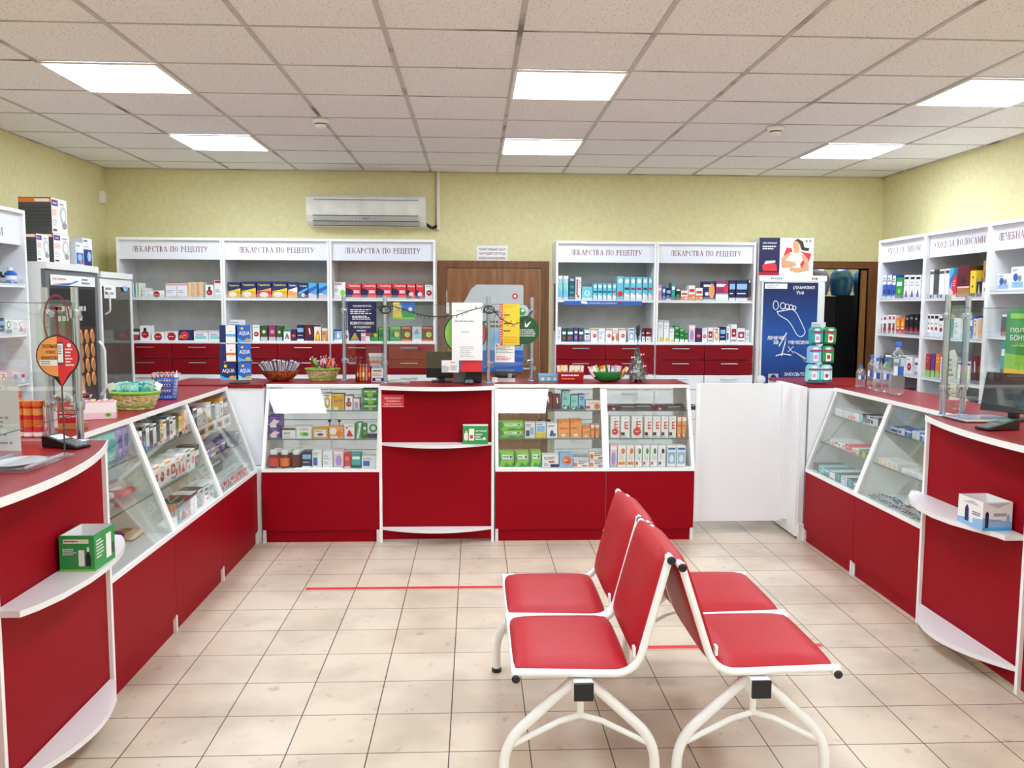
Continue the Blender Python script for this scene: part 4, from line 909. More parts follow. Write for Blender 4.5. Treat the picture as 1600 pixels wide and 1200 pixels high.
# ---- right wall shelves: unit positions taken along the plane of the shelf fronts
RP = RXF+.03
def rrow(items, zs, pyb, where, dep=.12, word='carton', grp='goods on the right wall shelves'):
    lim = (6.335, 7.025) if 'face' in where else (5.535, 6.285) if 'hair' in where else (4.735, 5.485)
    shelf_row(items, 'x', RP, zs, pyb, dep, -PI/2, where, grp, word=word, lim=lim)
rrow([(1376,1384,430,'cap_blue','blue white'),(1385,1392,430,'cap_blue','blue white'),(1393,1398,431,'cap_blue','blue white'),(1399,1410,434,'green','green'),(1411,1419,430,'serum_white','white black-capped'),(1420,1428,430,'serum_white','white black-capped'),(1429,1437,430,'serum_white','white black-capped'),(1438,1446,434,'black_white','white red-disc')], 1.655, 464, 'face care top shelf')
rrow([(1372,1378,494,'brown_bottle_pic','brown bottle-picture'),(1379,1385,493,'brown_bottle_pic','brown bottle-picture'),(1386,1392,492,'brown_bottle_pic','brown bottle-picture'),(1393,1398,492,'brown_bottle_pic','brown bottle-picture'),(1399,1405,497,'orange_tilt','orange'),(1406,1412,497,'orange_tilt','orange'),(1413,1419,492,'black_tube','black'),(1420,1426,491,'black_tube','black'),(1427,1433,492,'black_tube','black'),(1434,1441,500,'black_tube','low black')], 1.368, 520, 'face care second shelf')
rrow([(1371,1380,556,'black_fig','black'),(1381,1394,553,'black_green','black green'),(1395,1405,556,'teal','teal'),(1406,1414,555,'white_slim','white'),(1415,1424,558,'white_red_disc','white round'),(1428,1434,560,'white_purple','white violet'),(1435,1440,558,'yellow','yellow')], 1.058, 582, 'face care third shelf')
rrow([(1376,1400,607,'redcol','red'),(1402,1424,608,'dark_red','dark red'),(1426,1440,609,'purplecol','purple')], .76, 626, 'face care fourth shelf')
rrow([(1450,1457,422,'white_slim','tall white'),(1458,1465,421,'dark_slim','tall dark'),(1466,1474,421,'white_slim','tall white'),(1475,1481,420,'white_slim','tall white'),(1482,1488,419,'lightblue_swirl','pale blue'),(1486,1493,431,'red','red'),(1494,1513,416,'mauve','mauve'),(1514,1523,423,'yellow','yellow'),(1524,1532,436,'black_fig','black'),(1533,1544,407,'brown_head','tan portrait')], 1.655, 464, 'hair care top shelf')
rrow([(1446,1452,491,'black_white','white red-disc'),(1453,1458,491,'black_white','white red-disc'),(1459,1465,491,'black_white','white red-disc'),(1466,1473,495,'black_white','white red-disc'),(1474,1486,498,'teal','teal'),(1489,1500,497,'white','white'),(1512,1519,493,'blue','blue'),(1520,1526,498,'yellow_white','yellow'),(1527,1533,497,'orange_stripes','orange striped'),(1534,1541,496,'green_diagonal','green-white')], 1.368, 524, 'hair care second shelf')
rrow([(1444,1452,553,'redcol','red'),(1453,1459,553,'purplecol','purple'),(1460,1466,553,'orangecol','orange'),(1468,1476,558,'white','white'),(1495,1514,565,'white_slim','white'),(1516,1526,556,'dark_red','dark red'),(1527,1540,556,'dark_red','dark red')], 1.058, 590, 'hair care third shelf')
rrow([(1470,1490,622,'black_fig','black'),(1492,1510,620,'device','white'),(1512,1538,628,'dark_grey','dark grey')], .76, 650, 'hair care fourth shelf')
rrow([(1557,1577,428,'device','white'),(1578,1600,417,'device','white device')], 1.695, 457, 'nearest right unit top shelf')
rrow([(1563,1575,490,'dark_grey','dark grey'),(1577,1600,488,'device','white device')], 1.40, 515, 'nearest right unit second shelf', dep=.06)
rrow([(1562,1574,535,'teal','teal'),(1576,1600,533,'white','white')], 1.14, 573, 'nearest right unit third shelf', dep=.06)
rrow([(1560,1569,593,'strap','white strap-picture'),(1570,1579,594,'strap','white strap-picture'),(1580,1590,596,'navy_strap','white and navy'),(1591,1602,598,'navy_strap','white and navy')], .90, 622, 'nearest right unit fourth shelf')
# ---- left wall shelf: dark bottles and small packs
LP_ = -2.86-.03
def lrow(items, zs, pyb, where):
    shelf_row(items, 'x', LP_, zs, pyb, .1, PI/2, where, 'goods on the left wall shelves')
lrow([(-14,-4,420,'black_fig','black'),(17,24,438,'blue','small blue')], 1.70, 452, 'left wall top shelf')
lrow([(0,8,497,'navy','navy'),(10,19,500,'green_ring','green ring'),(21,29,500,'strap','white'),(30,38,500,'white_figure','white red-figure')], 1.39, 527, 'left wall second shelf')
lrow([(2,12,583,'yellow_white','yellow'),(20,30,580,'pink_round','pink'),(30,40,582,'pink_mix','pink white')], 1.08, 602, 'left wall third shelf')
def pump_bottle(px, pytop, colr, label, zs, wide=.03):
    a = P(px, 452, 'x', LP_); h = P(px, pytop, 'x', LP_).z-zs
    t = thing('bottle', label, 'bottle', (LP_-wide-.01, a.y, zs+.0005), 0)
    MB().lathe([(wide,0),(wide,h*.62),(wide*.6,h*.75),(wide*.35,h*.8)], (0,0,0), colr, 16).build('bottle_body', t)
    MB().lathe([(wide*.45,h*.8),(wide*.45,h),(0,h)], (0,0,0), 'black' if colr == 'black' else 'white', 12).build('cap', t)
    MB().lathe([(wide*1.01,h*.15),(wide*1.01,h*.5)], (0,0,0), 'grey' if colr == 'black' else 'white', 16).build('bottle_label', t)
pump_bottle(3, 421, 'black', 'tall black bottle on the left wall top shelf', 1.70)
pump_bottle(11, 425, 'black', 'shorter black bottle beside the tall one, left wall top shelf', 1.70)
pump_bottle(29, 418, 'blue', 'blue bottle with white cap on the left wall top shelf', 1.70, .036)

# ---- left and right counters
def in_case(L, rz, lx, z, w, h, d, style, label, dy=.03, tilt=0, cat='carton', name='medicine_carton', grp=None, zoff=0):
    p_ = L(lx, gy(z)+dy, z+.0008+zoff); carton(style, w, h, d, p_, rz+tilt, label, grp, cat, name)
GLc = 'goods in the left display counters'
def rowcase(L, rz, xs, z, styles, where, h, d=.1, dy=.035, gap=.003, hv=.02, grp=GLc, word='carton'):
    n = 0
    for (x0, x1, st, look, *rest) in xs:
        hh = rest[0] if rest else h
        in_case(L, rz, (x0+x1)/2, z, x1-x0-gap, hh, d, st, f'{look} {word}, {WORN[n]} from left on {where}', dy, grp=grp); n += 1
# near left counter: padded packs above, flat packs below
def soft_pack(L, rz, lx, y, z, w, h, d, c1_, c2_, label, grp, name='soft_pack', flat=False, tilt=0):
    m = MB(); o = Vector((0,0,0))
    cushion(m, Vector((0,-.0,h/2)), Vector((1,0,0)), Z_, Vector((0,-1,0)), w/2, h/2, d*.5, c1_, 6, 6)
    cushion(m, Vector((0,.0,h/2)), Vector((-1,0,0)), Z_, Vector((0,1,0)), w/2, h/2, d*.5, c1_, 6, 6)
    art(m, f'e .5 .55 .32 .22 {c2_};l .25 .2 .75 .32 2 white', w, h, o=Vector((-w/2, -d*.5-.001, 0)))
    p_ = L(lx, y, z+.001); ob = m.build(name, loc=p_)
    if flat: ob.rotation_euler = (-PI/2, 0, rz+tilt); ob.location.z += d*.5+.002
    else: ob.rotation_euler = (0, 0, rz+tilt)
    return tag(ob, label, 'pack', grp)
for i in range(4): soft_pack(LL1, PI/2, .10+.135*i, gy(.868)+.085, .868, .13, .14, .07, 'lteal', 'teal', f'pale teal padded pack, {WORN[i]} from left in nearest left counter', 'padded packs in the left counter')
for i in range(2): soft_pack(LL1, PI/2, .605+.07*i, gy(.868)+.085, .868, .068, .145, .06, 'lpurple', 'purple', f'lilac padded pack, {["left", "right"][i]} of the two beside teal packs', 'padded packs in the left counter')
for i, (c_, d_, lk) in enumerate((('lteal','bred','teal'),('white','pink','white'),('dred','pink','dark red'),('lteal','white','teal'),('bred','white','red'))):
    soft_pack(LL1, PI/2, .12+.13*i, gy(.684)+.1+.05*(i % 2), .684, .15, .11, .035, c_, d_, f'{lk} flat pack on middle shelf, {WORN[i]} from left, nearest left counter', 'flat packs in the left counter', flat=True, tilt=.2*(i % 3-1))
for i, (c_, d_, lk) in enumerate((('dpurple','lpurple','purple'),('green','lgreen','green'),('yellow','dyel','yellow'),('navy','lblue','navy'),('beige','tan','golden brown'))):
    soft_pack(LL1, PI/2, .1+.13*i, .12+.06*(i % 2), ZB+.006, .15, .12, .05 if i < 4 else .03, c_, d_, f'{lk} flat pack on the bottom deck, {WORN[i]} from left, nearest left counter', 'flat packs in the left counter', flat=True, tilt=.25*(i % 3-1))
# middle left counter
sl = ['orange_red','black_fig','white_slim','dark_grey','white_slim','dark_slim','yellow_frame','white_slim','dark_grey','black_white','white_slim','dark_slim','yellow','orange_fruit','white_figure']
lk = ['orange','black','white','grey','white','dark','yellow','white','grey','white red-disc','white','dark','yellow','orange','white']
rowcase(LL2, PI/2, [(.04+.046*i, .04+.046*(i+1), sl[i], lk[i], .10+.012*(i % 3)) for i in range(15)], .868, None, 'top shelf of middle left counter', .11)
rowcase(LL2, PI/2, [(.04+.075*i, .04+.075*(i+1), ['white_disc_wide','white_red_disc','white_disc_wide','red_white','orange_low','white_figure','white_tablets','white_disc_wide','grey_red'][i], ['white red-disc','white red-disc','white red-disc','red and white','white orange','white red-figure','white orange','white red-disc','grey'][i], .115-.008*(i % 2)) for i in range(9)], .684, None, 'middle shelf of middle left counter', .11)
rowcase(LL2, PI/2, [(.05+.1*i, .05+.1*(i+1), ['brown_head','black_fig','mauve','white_maroon','dark_grey','white_tablets','white'][i], ['tan','black','mauve','white brown','grey','white','white'][i], .10) for i in range(7)], ZB+.005, None, 'deck of middle left counter', .1)
# far left counter
rowcase(LL3, PI/2, [(.05+.085*i, .05+.085*(i+1), ['dark_grey','white','yellow_white','white_yellow','dark_grey','white','yellow_frame','grey_red'][i], ['dark grey','white','yellow','white yellow','dark grey','white','yellow','grey red'][i], .12-.015*(i % 3)) for i in range(8)], .868, None, 'top shelf of far left counter', .12)
rowcase(LL3, PI/2, [(.05+.1*i, .05+.1*(i+1), ['purple','magenta_white','dark_grey','purple','black_fig','dark_slim','dark_grey'][i], ['purple','magenta','grey','purple','black','dark','grey'][i], .07-.01*(i % 3)) for i in range(7)], .684, None, 'middle shelf of far left counter', .07)
rowcase(LL3, PI/2, [(.05+.075*i, .05+.075*(i+1), ['red_white','pink_mix','red_white','pink_mix','red_white','pink_mix','red_white','pink_mix','red_white'][i], 'pink and white', .055) for i in range(9)], ZB+.005, None, 'deck of far left counter', .055)
o = carton('dark_grey', .6, .09, .16, LL3(.4, .2, ZB+.006), PI/2, 'long dark grey carton behind pink ones on deck of far left counter', GLc)
# price strip with four small brown pictures in front of the far left counter's shelf
t = thing('picture_strip', 'white strip with four small brown pictures in the far left counter', 'sign', LL3(.06, gy(.868)+.012, .80), PI/2)
B(0, .66, 0, .002, 0, .075, 'white').build('strip', t)
m = MB()
for i in range(4): art(m, 'r .08 .25 .92 .8 beige;e .5 .5 .3 .2 brown;l .2 .05 .8 .18 1 dgrey', .165, .075, o=Vector((.165*i, -.0005, 0)))
m.build('pictures', t)
for i, x in enumerate((.35, .68)):
    t = tag(MB().box(0, .06, 0, .002, 0, .045, 'bred').text('%', (.018, -.001, .012), X_, Z_, 'white', w=.024, h=.022).build('price_tag', loc=LL3(x, gy(.985)+.012, .94), rot=(0,0,PI/2)), f'red price tag, {["left", "right"][i]} one at the top of the far left counter', 'price tag', 'red price tags')
GRc = 'goods in the right display counters'
rowcase(LR1, -PI/2, [(.04+.05*i, .04+.05*(i+1), ['white','white','white_tablets','white','orange_low','orange_low','white','teal_mint','dark_slim','cap_blue','black_white','white_slim','dark_slim'][i], ['white','white','white tablet','white','white orange','white orange','white','mint','dark','blue white','white red-disc','white','dark'][i], .045 if i < 8 else .055) for i in range(13)], .868, None, 'top shelf below the water bottles', .05, grp=GRc)
rowcase(LR1, -PI/2, [(.05+.1*i, .05+.1*(i+1), ['white_tablets','pink_mix','red_white','red','orange_red','green_lemon','teal'][i], ['white','pink','red white','red','orange','green','teal'][i], .03+.006*(i % 2)) for i in range(6)], .684, None, 'middle shelf below the water bottles', .035, d=.16, grp=GRc)
carton('teal', .10, .18, .05, LR1(.52, .36, .672), -PI/2, 'tall teal carton at back of the middle shelf below water bottles', GRc)
rowcase(LR1, -PI/2, [(.04+.085*i, .04+.085*(i+1), ['dark_slim','teal_mint','teal','white_slim','dark_teal','blue_white','dark_teal','teal'][i], ['dark','mint','teal','white','dark teal','blue','dark teal','teal'][i], .05) for i in range(8)], ZB+.005, None, 'deck below the water bottles', .05, d=.18, grp=GRc)
rowcase(LR2, -PI/2, [(.05+.08*i, .05+.08*(i+1), ['cap_blue','white_blue','blue','white','blue','white_navy_bottle','blue','blue_capsule'][i], ['blue white','white blue','blue','white','blue','white navy','blue','pale blue'][i], .04 if i > 1 else .03) for i in range(8)], .868, None, 'top shelf beside the right desk', .045, grp=GRc)
m = MB(); m.box(-.13, .13, 0, .004, 0, .13, 'acrylic'); m.box(-.13, -.126, .004, .12, 0, .13, 'acrylic'); m.box(.126, .13, .004, .12, 0, .13, 'acrylic'); m.box(-.13, .13, .12, .124, 0, .13, 'acrylic'); m.box(-.13, .13, .004, .12, .0, .003, 'acrylic')
tag(m.build('clear_box', loc=LR2(.28, gy(.868)+.17, .8685), rot=(0,0,-PI/2)), 'empty clear plastic box at the back of counter beside right desk', 'box')
rowcase(LR2, -PI/2, [(.05+.055*i, .05+.055*(i+1), 'yellow_white', 'small yellow-white', .03) for i in range(4)]+[(.32, .66, 'white', 'long flat white', .022)], .684, None, 'middle shelf beside the right desk', .03, d=.12, grp=GRc)
t = thing('round_dish', 'round white dish on the middle shelf of counter beside right desk', 'dish', LR2(.47, gy(.684)+.2, .672)); MB().lathe([(.05,0),(.075,.012),(.07,.013),(.045,.004),(0,.004)], (0,0,0), 'white', 24).build('bowl', t); MB().lathe([(.07,.013),(.074,.028),(.0,.03)], (0,0,0), 'plastic_white', 24).build('lid', t)
for i in range(20):
    a = R.uniform(-.5, .5); m = MB(); m.box(-.055, .055, -.025, .025, 0, .004, 'silver')
    for q in range(4):
        for s_ in (-1, 1): m.lathe([(.0075,.004),(.006,.008),(0,.009)], (-.04+.027*q, s_*.012, 0), 'dgrey' if i % 2 else 'silver', 8)
    tag(m.build('blister_pack', loc=LR2(.06+.066*(i % 10), .05+.075*(i//10), ZB+.006+.004*(i % 2)), rot=(.0, 0, a-PI/2)), 'grey tablet blister strip lying on deck of counter beside right desk', 'blister pack', 'blister strips in the right counter')
ZD, ZC = 1.0525, 1.0455
def lerp(a, b, t): return a+(b-a)*t
# ---------------- chrome post screens
def clamp(m, x, y, z, a):
    d = Vector((math.cos(a), math.sin(a), 0)); c = Vector((x, y, z))
    m.lathe([(.0,-.016),(.019,-.016),(.021,0),(.019,.016),(0,.016)], (x, y, z), 'chrome', 12)
    m.tube([c+d*.012, c+d*.045], .009, 'chrome', 8); m.tube([c+d*.04+Z_*-.014, c+d*.04+Z_*.014], .007, 'chrome', 8)
def screen(label, pf, prr, main_to, zf, zr, ztop=1.64, zb=1.16):
    """front post, rear post of the wing, and the far end of the main sheet"""
    t = thing('glass_screen', label, 'glass screen', (pf[0], pf[1], zf), 0, 'chrome post glass screens'); o = Vector(t.location)
    wa = math.atan2(prr[1]-pf[1], prr[0]-pf[0])
    for (x, y), z in ((pf, zf), (prr, zr)):
        m = MB(); m.tube([Vector((x, y, z))-o, Vector((x, y, ztop))-o], .0135, 'chrome', 14)
        m.lathe([(.032,.0004),(.032,.005),(.02,.009)], Vector((x, y, z))-o, 'chrome', 18); m.build('post', t)
        for zz in (zb+.03, ztop-.10):
            c = MB(); clamp(c, x-o.x, y-o.y, zz-o.z, wa if (x, y) == pf else wa+PI); c.build('clamp', t)
    d = Vector((prr[0]-pf[0], prr[1]-pf[1], 0)); L = d.length; d.normalize(); n = Vector((-d.y, d.x, 0))
    a = Vector((pf[0], pf[1], 0))+d*.03; b = Vector((pf[0], pf[1], 0))+d*(L-.03)
    def sheet(a, b, z0, z1, nm):
        d_ = (b-a).normalized(); nn = Vector((-d_.y, d_.x, 0))*.002; m = MB()
        vs = [a-nn, b-nn, b+nn, a+nn]; vs = [v+Z_*z0-o for v in vs]+[v+Z_*z1-o for v in vs]
        m.add(vs, [(0,3,2,1),(4,5,6,7),(0,1,5,4),(1,2,6,5),(2,3,7,6),(3,0,4,7)], 'glass'); g = m.build(nm, t)
        e = MB(); e.tube([a+Z_*z0-o, a+Z_*z1-o], .0018, 'glass_edge', 4); e.tube([a+Z_*z1-o, b+Z_*z1-o], .0018, 'glass_edge', 4); e.tube([a+Z_*z0-o, b+Z_*z0-o], .0018, 'glass_edge', 4); e.tube([b+Z_*z0-o, b+Z_*z1-o], .0018, 'glass_edge', 4)
        e.build('glass_edge', g)
    sheet(a, b, zb, ztop-.05, 'wing_glass')
    if main_to: sheet(Vector((main_to[0][0], main_to[0][1], 0)), Vector((main_to[1][0], main_to[1][1], 0)), zb, ztop-.06, 'main_glass')
    return t
screen('chrome post glass screen at the left end of the middle desk', (-.60, 5.70), (-.92, 6.0), ((-.575, 5.70), (.13, 5.68)), ZD, ZC)
screen('chrome post glass screen at the right end of the middle desk', (.092, 5.72), (.405, 5.99), None, ZD, ZC)
screen('chrome post glass screen on the left desk, with oval red sticker', (-1.51, 3.275), (-1.665, 3.365), ((-1.51, 3.25), (-1.51, 1.9)), ZD, ZC)
screen('chrome post glass screen on the right desk', (2.285, 4.0), (2.43, 4.075), ((2.285, 3.97), (2.285, 2.6)), ZD, ZC)
t = thing('screen_base', 'flat steel base plate under the glass screen on the right desk', 'base plate', (2.36, 3.86, ZD)); MB().box(-.1, .16, -.10, .10, .0005, .012, 'alu').build('plate', t, bevel=.004); B(-.08, .14, -.08, .08, .0125, .016, 'chrome').build('tray', t)

def sheet_sign(name, label, px0, py0, px1, py1, yv, base, ops, cat='sign', th=.0015, texts=(), yaw=0, group=None):
    """flat print facing the room, standing in the plane y=yv"""
    a, b = P(px0, py1, 'y', yv), P(px1, py0, 'y', yv); w_, h_ = b.x-a.x, b.z-a.z
    t = thing(name, label, cat, (a.x, yv, a.z), yaw, group)
    B(0, w_, 0, th, 0, h_, base).build('sheet', t)
    m = MB(); art(m, ops, w_, h_, o=Vector((0, -.0002, 0)))
    for (x0, y0, x1, y1, c, s_) in texts: m.text(s_, (x0*w_, -.0022, y0*h_), X_, Z_, c, w=(x1-x0)*w_, h=(y1-y0)*h_)
    if m.v: m.build('print', t)
    return t, w_, h_
# navy notice on the left wing
sheet_sign('notice', 'dark navy notice with white lettering, clipped on the left post screen', 544, 472, 588, 520, 5.74, 'dnavy', 'l .08 .6 .92 .78 3 white;l .15 .42 .85 .56 3 white;l .3 .04 .7 .1 1 white',
   texts=[(.18,.84,.82,.90,'white','УВАЖАЕМЫЕ ПОКУПАТЕЛИ'),(.08,.27,.92,.36,'white','ВОЗВРАТУ И ОБМЕНУ'),(.2,.14,.8,.22,'white','НЕ ПОДЛЕЖАТ')])
sheet_sign('poster_card', 'small green and blue card on the glass left of the monitor', 614, 473, 648, 499, 5.72, 'green', 'p 0 0 .45 0 .3 1 0 1 yellow;p .4 1 1 1 1 .4 .3 .6 blue;r .0 .0 1 .12 lgreen;d .8 .6 .1 white;l .05 .55 .45 .9 3 white')
sheet_sign('paper_notice', 'large white paper notice hanging over the monitor at the middle desk', 706, 473, 754, 563, 5.66, 'white', 'l .15 .84 .8 .88 1 lgrey;l .1 .66 .9 .7 1 grey;l .3 .47 .72 .52 1 lgrey;l .28 .05 .8 .25 6 lgrey')
t_, w_, h_ = sheet_sign('paper_strip', 'yellow paper with red spine on the glass right of middle desk', 781, 475, 812, 539, 5.76, 'yellow', 'r 0 0 .14 1 bred;l .02 .02 .12 .98 16 white;l .22 .9 .95 .97 2 dyel;l .2 .7 .75 .76 1 purple;l .2 .5 .85 .55 1 navy;l .2 .32 .8 .37 1 navy;l .2 .04 .95 .22 3 dyel')
sheet_sign('paper_notice', 'small white notice with red print below the yellow paper', 773, 537, 804, 566, 5.77, 'white', 'l .06 .5 .94 .85 5 grey;l .1 .1 .9 .35 3 bred;d .1 .9 .05 bred')
sheet_sign('paper_card', 'small white card with grey picture in front of the middle monitor', 690, 563, 717, 582, 5.66, 'white', 'p 0 0 .35 0 .45 .4 .2 .6 0 .55 lgrey;l .5 .75 .95 .9 1 bred;l .5 .2 .95 .6 3 grey')
def round_sign(name, label, px, py, r_px, yv, cols, group, half=None, texts=(), stand=None):
    c = P(px, py, 'y', yv); r_ = r_px*(yv)/FPX*1.02
    t = thing(name, label, 'sign', (c.x, yv, c.z), 0, group)
    ex = [(r_*1.06*math.cos(a), r_*1.06*math.sin(a)) for a in [PI*(-.30)+2*PI*k/30*(1.72/2) for k in range(31)]]+[(.15*r_, -1.55*r_)]
    MB().prism(ex, 'y', 0, .003, cols[0]).build('board', t)
    m = MB(); n = 24
    m.poly((0,-.0006,0), X_, Z_, [(r_*math.cos(PI/2+PI*k/n), r_*math.sin(PI/2+PI*k/n)) for k in range(n+1)], cols[1])
    m.poly((0,-.0006,0), X_, Z_, [(r_*math.cos(-PI/2+PI*k/n), r_*math.sin(-PI/2+PI*k/n)) for k in range(n+1)]+[], cols[2])
    m.poly((0,-.0007,0), X_, Z_, [(0,-r_*.98),(r_*.62,-r_*.72),(.15*r_,-1.5*r_)], cols[2])
    for (x0, y0, x1, y1, cc, s_) in texts: m.text(s_, (x0*r_, -.002, y0*r_), X_, Z_, cc, w=(x1-x0)*r_, h=(y1-y0)*r_)
    m.build('print', t)
    return t, r_
t, r_ = round_sign('speech_bubble_sign', 'orange and red round speech-bubble sign on the left counter', 90, 557, 30, 2.95, ('black','lorange','bred'), 'x', texts=[(-.72,.42,0,.6,'dbrown','СКОЛЬКО'),(-.55,.14,-.08,.3,'dbrown','У ВАС'),(-.78,-.16,.02,.02,'dbrown','БОНУСОВ?')])
del t['group']
m = MB(); art(m, 'r .06 .27 .5 .42 white;l .1 .29 .45 .4 2 grey;r .5 .3 .66 .86 dgrey;r .515 .35 .645 .82 white;l .53 .55 .63 .78 5 dgrey;l .7 .25 .92 .72 6 white;d .8 .78 .05 white', r_*2, r_*2, o=Vector((-r_, -.0012, -r_))); m.build('phone_picture', t)
MB().tube([(.14*r_, .0015, -1.5*r_), (.14*r_, .0015, ZD-t.location.z+.012)], .003, 'dgrey', 6).lathe([(.03,0),(.03,.006),(.006,.012)], (.14*r_, .0015, ZD-t.location.z+.0005), 'acrylic', 16).build('stand', t)
t, r_ = round_sign('speech_bubble_sign', 'green and red round sign half hidden behind the white paper notice', 727, 521, 31, 5.69, ('black','lgreen','bred'), 'x'); del t['group']
c = P(820, 516, 'y', 5.80); t = thing('round_sticker', 'dark green round sticker on the glass right of the yellow paper', 'sticker', c)
MB().lathe([(.0,0),(.098,0),(.098,.002),(0,.002)], (0,0,0), 'dgreen', 28, ax='y').build('disc', t); m = MB(); art(m, 'l .3 .25 .95 .55 4 white;p .5 .62 .6 .62 .75 .85 .65 .8 .55 .7 .5 .85 white', .18, .18, o=Vector((-.09, -.001, -.09))); m.build('print', t)
c = P(815, 487, 'y', 5.82); t = thing('round_sticker', 'pale round sticker above the dark green one', 'sticker', c)
MB().lathe([(.0,0),(.05,0),(.05,.002),(0,.002)], (0,0,0), 'lgrey', 24, ax='y').build('disc', t); m = MB(); art(m, 'e .5 .5 .35 .3 green;e .6 .6 .15 .12 white', .08, .08, o=Vector((-.04, -.001, -.04))); m.build('print', t)
# oval red sticker on the left wing glass
d_ = Vector((0, 1, 0)); c = P(95, 499, 'y', 3.5)
t = thing('glass_sticker', 'red ring sticker with a letter on the left screen glass', 'sticker', (0,0,0)); t.location = (-1.51, 3.125, 1.515)
m = MB(); nrm = Vector((1, 0, 0)); of = nrm*.0035
for k in range(32):
    a, b = 2*PI*k/32, 2*PI*(k+1)/32; m.add([of+d_*(math.cos(z)*rr_)+Z_*(math.sin(z)*rr_) for z, rr_ in ((a,.098),(b,.098),(b,.088),(a,.088))], [(0,1,2,3)], 'text_red')
m.add([of+d_*x+Z_*z for x, z in ((-.008,-.05),(.008,-.05),(.008,.05),(-.008,.05))], [(0,1,2,3)], 'text_red'); m.add([of+d_*x+Z_*z for x, z in ((-.04,.04),(.04,.04),(.04,.052),(-.04,.052))], [(0,1,2,3)], 'text_red'); m.add([of+d_*x+Z_*z for x, z in ((-.025,-.055),(.025,-.055),(.025,-.048),(-.025,-.048))], [(0,1,2,3)], 'text_red')
m.build('ring', t)
# garland wire
pts = [P(x, y, 'y', 5.66) for x, y in ((570,488),(585,482),(598,478),(604,484),(612,478),(628,482),(650,490),(668,494),(690,495),(712,493),(735,485),(758,479),(765,483),(772,485),(781,497),(793,504),(803,507),(815,503),(826,492),(834,484))]
m = MB(); m.tube(pts, .0028, 'black', 6)
for i in range(len(pts)-1):
    for q in range(3):
        c = pts[i].lerp(pts[i+1], (q+.3)/3); m.tube([c, c+Vector((R.uniform(-.01,.01), R.uniform(-.01,.01), R.choice((-1,-1,1))*.02))], .0022, 'dgrey', 5)
for cx in (603, 764):
    c = P(cx, 484, 'y', 5.66)
    for q in range(2): m.tube([c+Vector((math.cos(a)*(.03+.006*q), -.02+math.sin(a*2)*.01, math.sin(a)*(.026-.005*q))) for a in [2*PI*k/16 for k in range(17)]], .0028, 'black', 6)
tag(m.build('garland_cable'), 'black wire of unlit fairy lights strung between the middle screen posts', 'string lights')
# ---------------- middle desk equipment
t = thing('monitor', 'black back of a monitor behind the middle desk, left one', 'monitor', P(690, 585, 'y', 5.82)); t.location.z = ZD
B(-.105, .105, -.01, .02, .03, .21, 'plastic_black').build('screen_back', t, bevel=.006); MB().box(-.02, .02, .0, .03, .004, .06, 'plastic_black').box(-.07, .07, -.03, .08, 0.0005, .008, 'plastic_black').build('stand', t)
t = thing('receipt_printer', 'grey and black receipt printer behind the middle desk', 'printer', P(722, 592, 'y', 5.78)); t.location.z = ZD
B(-.06, .03, -.02, .12, .0005, .09, 'plastic_grey').build('body', t, bevel=.005); B(.031, .135, -.02, .12, .0005, .11, 'plastic_black').build('side_unit', t, bevel=.005)
t, w_, h_ = sheet_sign('counter_sign', 'blank red sign panel under the white paper at the middle desk', 720, 563, 753, 581, 5.67, 'bred', 'l .1 .8 .9 .86 1 red', th=.01)
def card_reader(label, loc, rz, s=1.0, screen_c='dgreen'):
    t = thing('card_reader', label, 'card reader', loc, rz, 'card readers')
    m = MB(); m.prism([(-.085*s,.0005),(-.085*s,.012*s),(.0,.03*s),(.06*s,.045*s),(.085*s,.045*s),(.085*s,.0005)], 'x', -.038*s, .038*s, 'plastic_black'); m.build('body', t, bevel=.004)
    m = MB(); ang = Vector((0,.06,.015)).normalized()
    m.poly((-.028*s,.005*s,.0325*s), X_, ang, [(0,0),(.056*s,0),(.056*s,.05*s),(0,.05*s)], screen_c); m.build('display', t)
    m = MB(); a2 = Vector((0,.085,.018)).normalized()
    for i in range(3):
        for j in range(4):
            m.poly((-.026*s+.019*s*i,-.078*s+.018*s*j,.0147*s+.0038*s*j), X_, a2, [(0,0),(.014*s,0),(.014*s,.012*s),(0,.012*s)], 'grey')
    m.build('keypad', t)
    return t
q = P(733, 599, 'z', ZD); card_reader('small black card reader in the middle of the middle desk', (q.x, q.y, ZD), 0, .9)
q = P(108, 697, 'z', ZD); card_reader('black card reader lying on the left desk', (q.x-.0, q.y-.02, ZD), 1.2, .95, 'lgrey')
q = P(1562, 672, 'z', ZD); card_reader('black card reader with green screen on the right desk', (q.x, q.y+.02, ZD), -1.35, 1.0)
def coin_tray(label, px, py, rz, w=.2, d=.15):
    q = P(px, py, 'z', ZD); t = thing('coin_tray', label, 'coin tray', (q.x, q.y, ZD), rz, 'coin trays')
    MB().box(-w/2, w/2, -d/2, d/2, .0005, .012, 'acrylic').build('base', t); m = MB(); m.lathe([(w*.2,.0125),(w*.4,.016),(w*.42,.0165)], (0,0,0), 'silver', 20, sy=d/w); m.box(-w/2, w/2, -d/2, -d/2+.006, .0125, .02, 'silver'); m.box(-w/2, w/2, d/2-.006, d/2, .0125, .02, 'silver'); m.build('dish', t)
coin_tray('flat coin tray on the middle desk beside the left post', 625, 599, 0, .14, .12)
coin_tray('clear coin tray at the near end of the left desk', 30, 728, PI/2, .24, .17)
t = thing('label_printer', 'black and white label printer on the counter under the notice', 'printer', P(789, 590, 'y', 5.95)); t.location.z = ZC
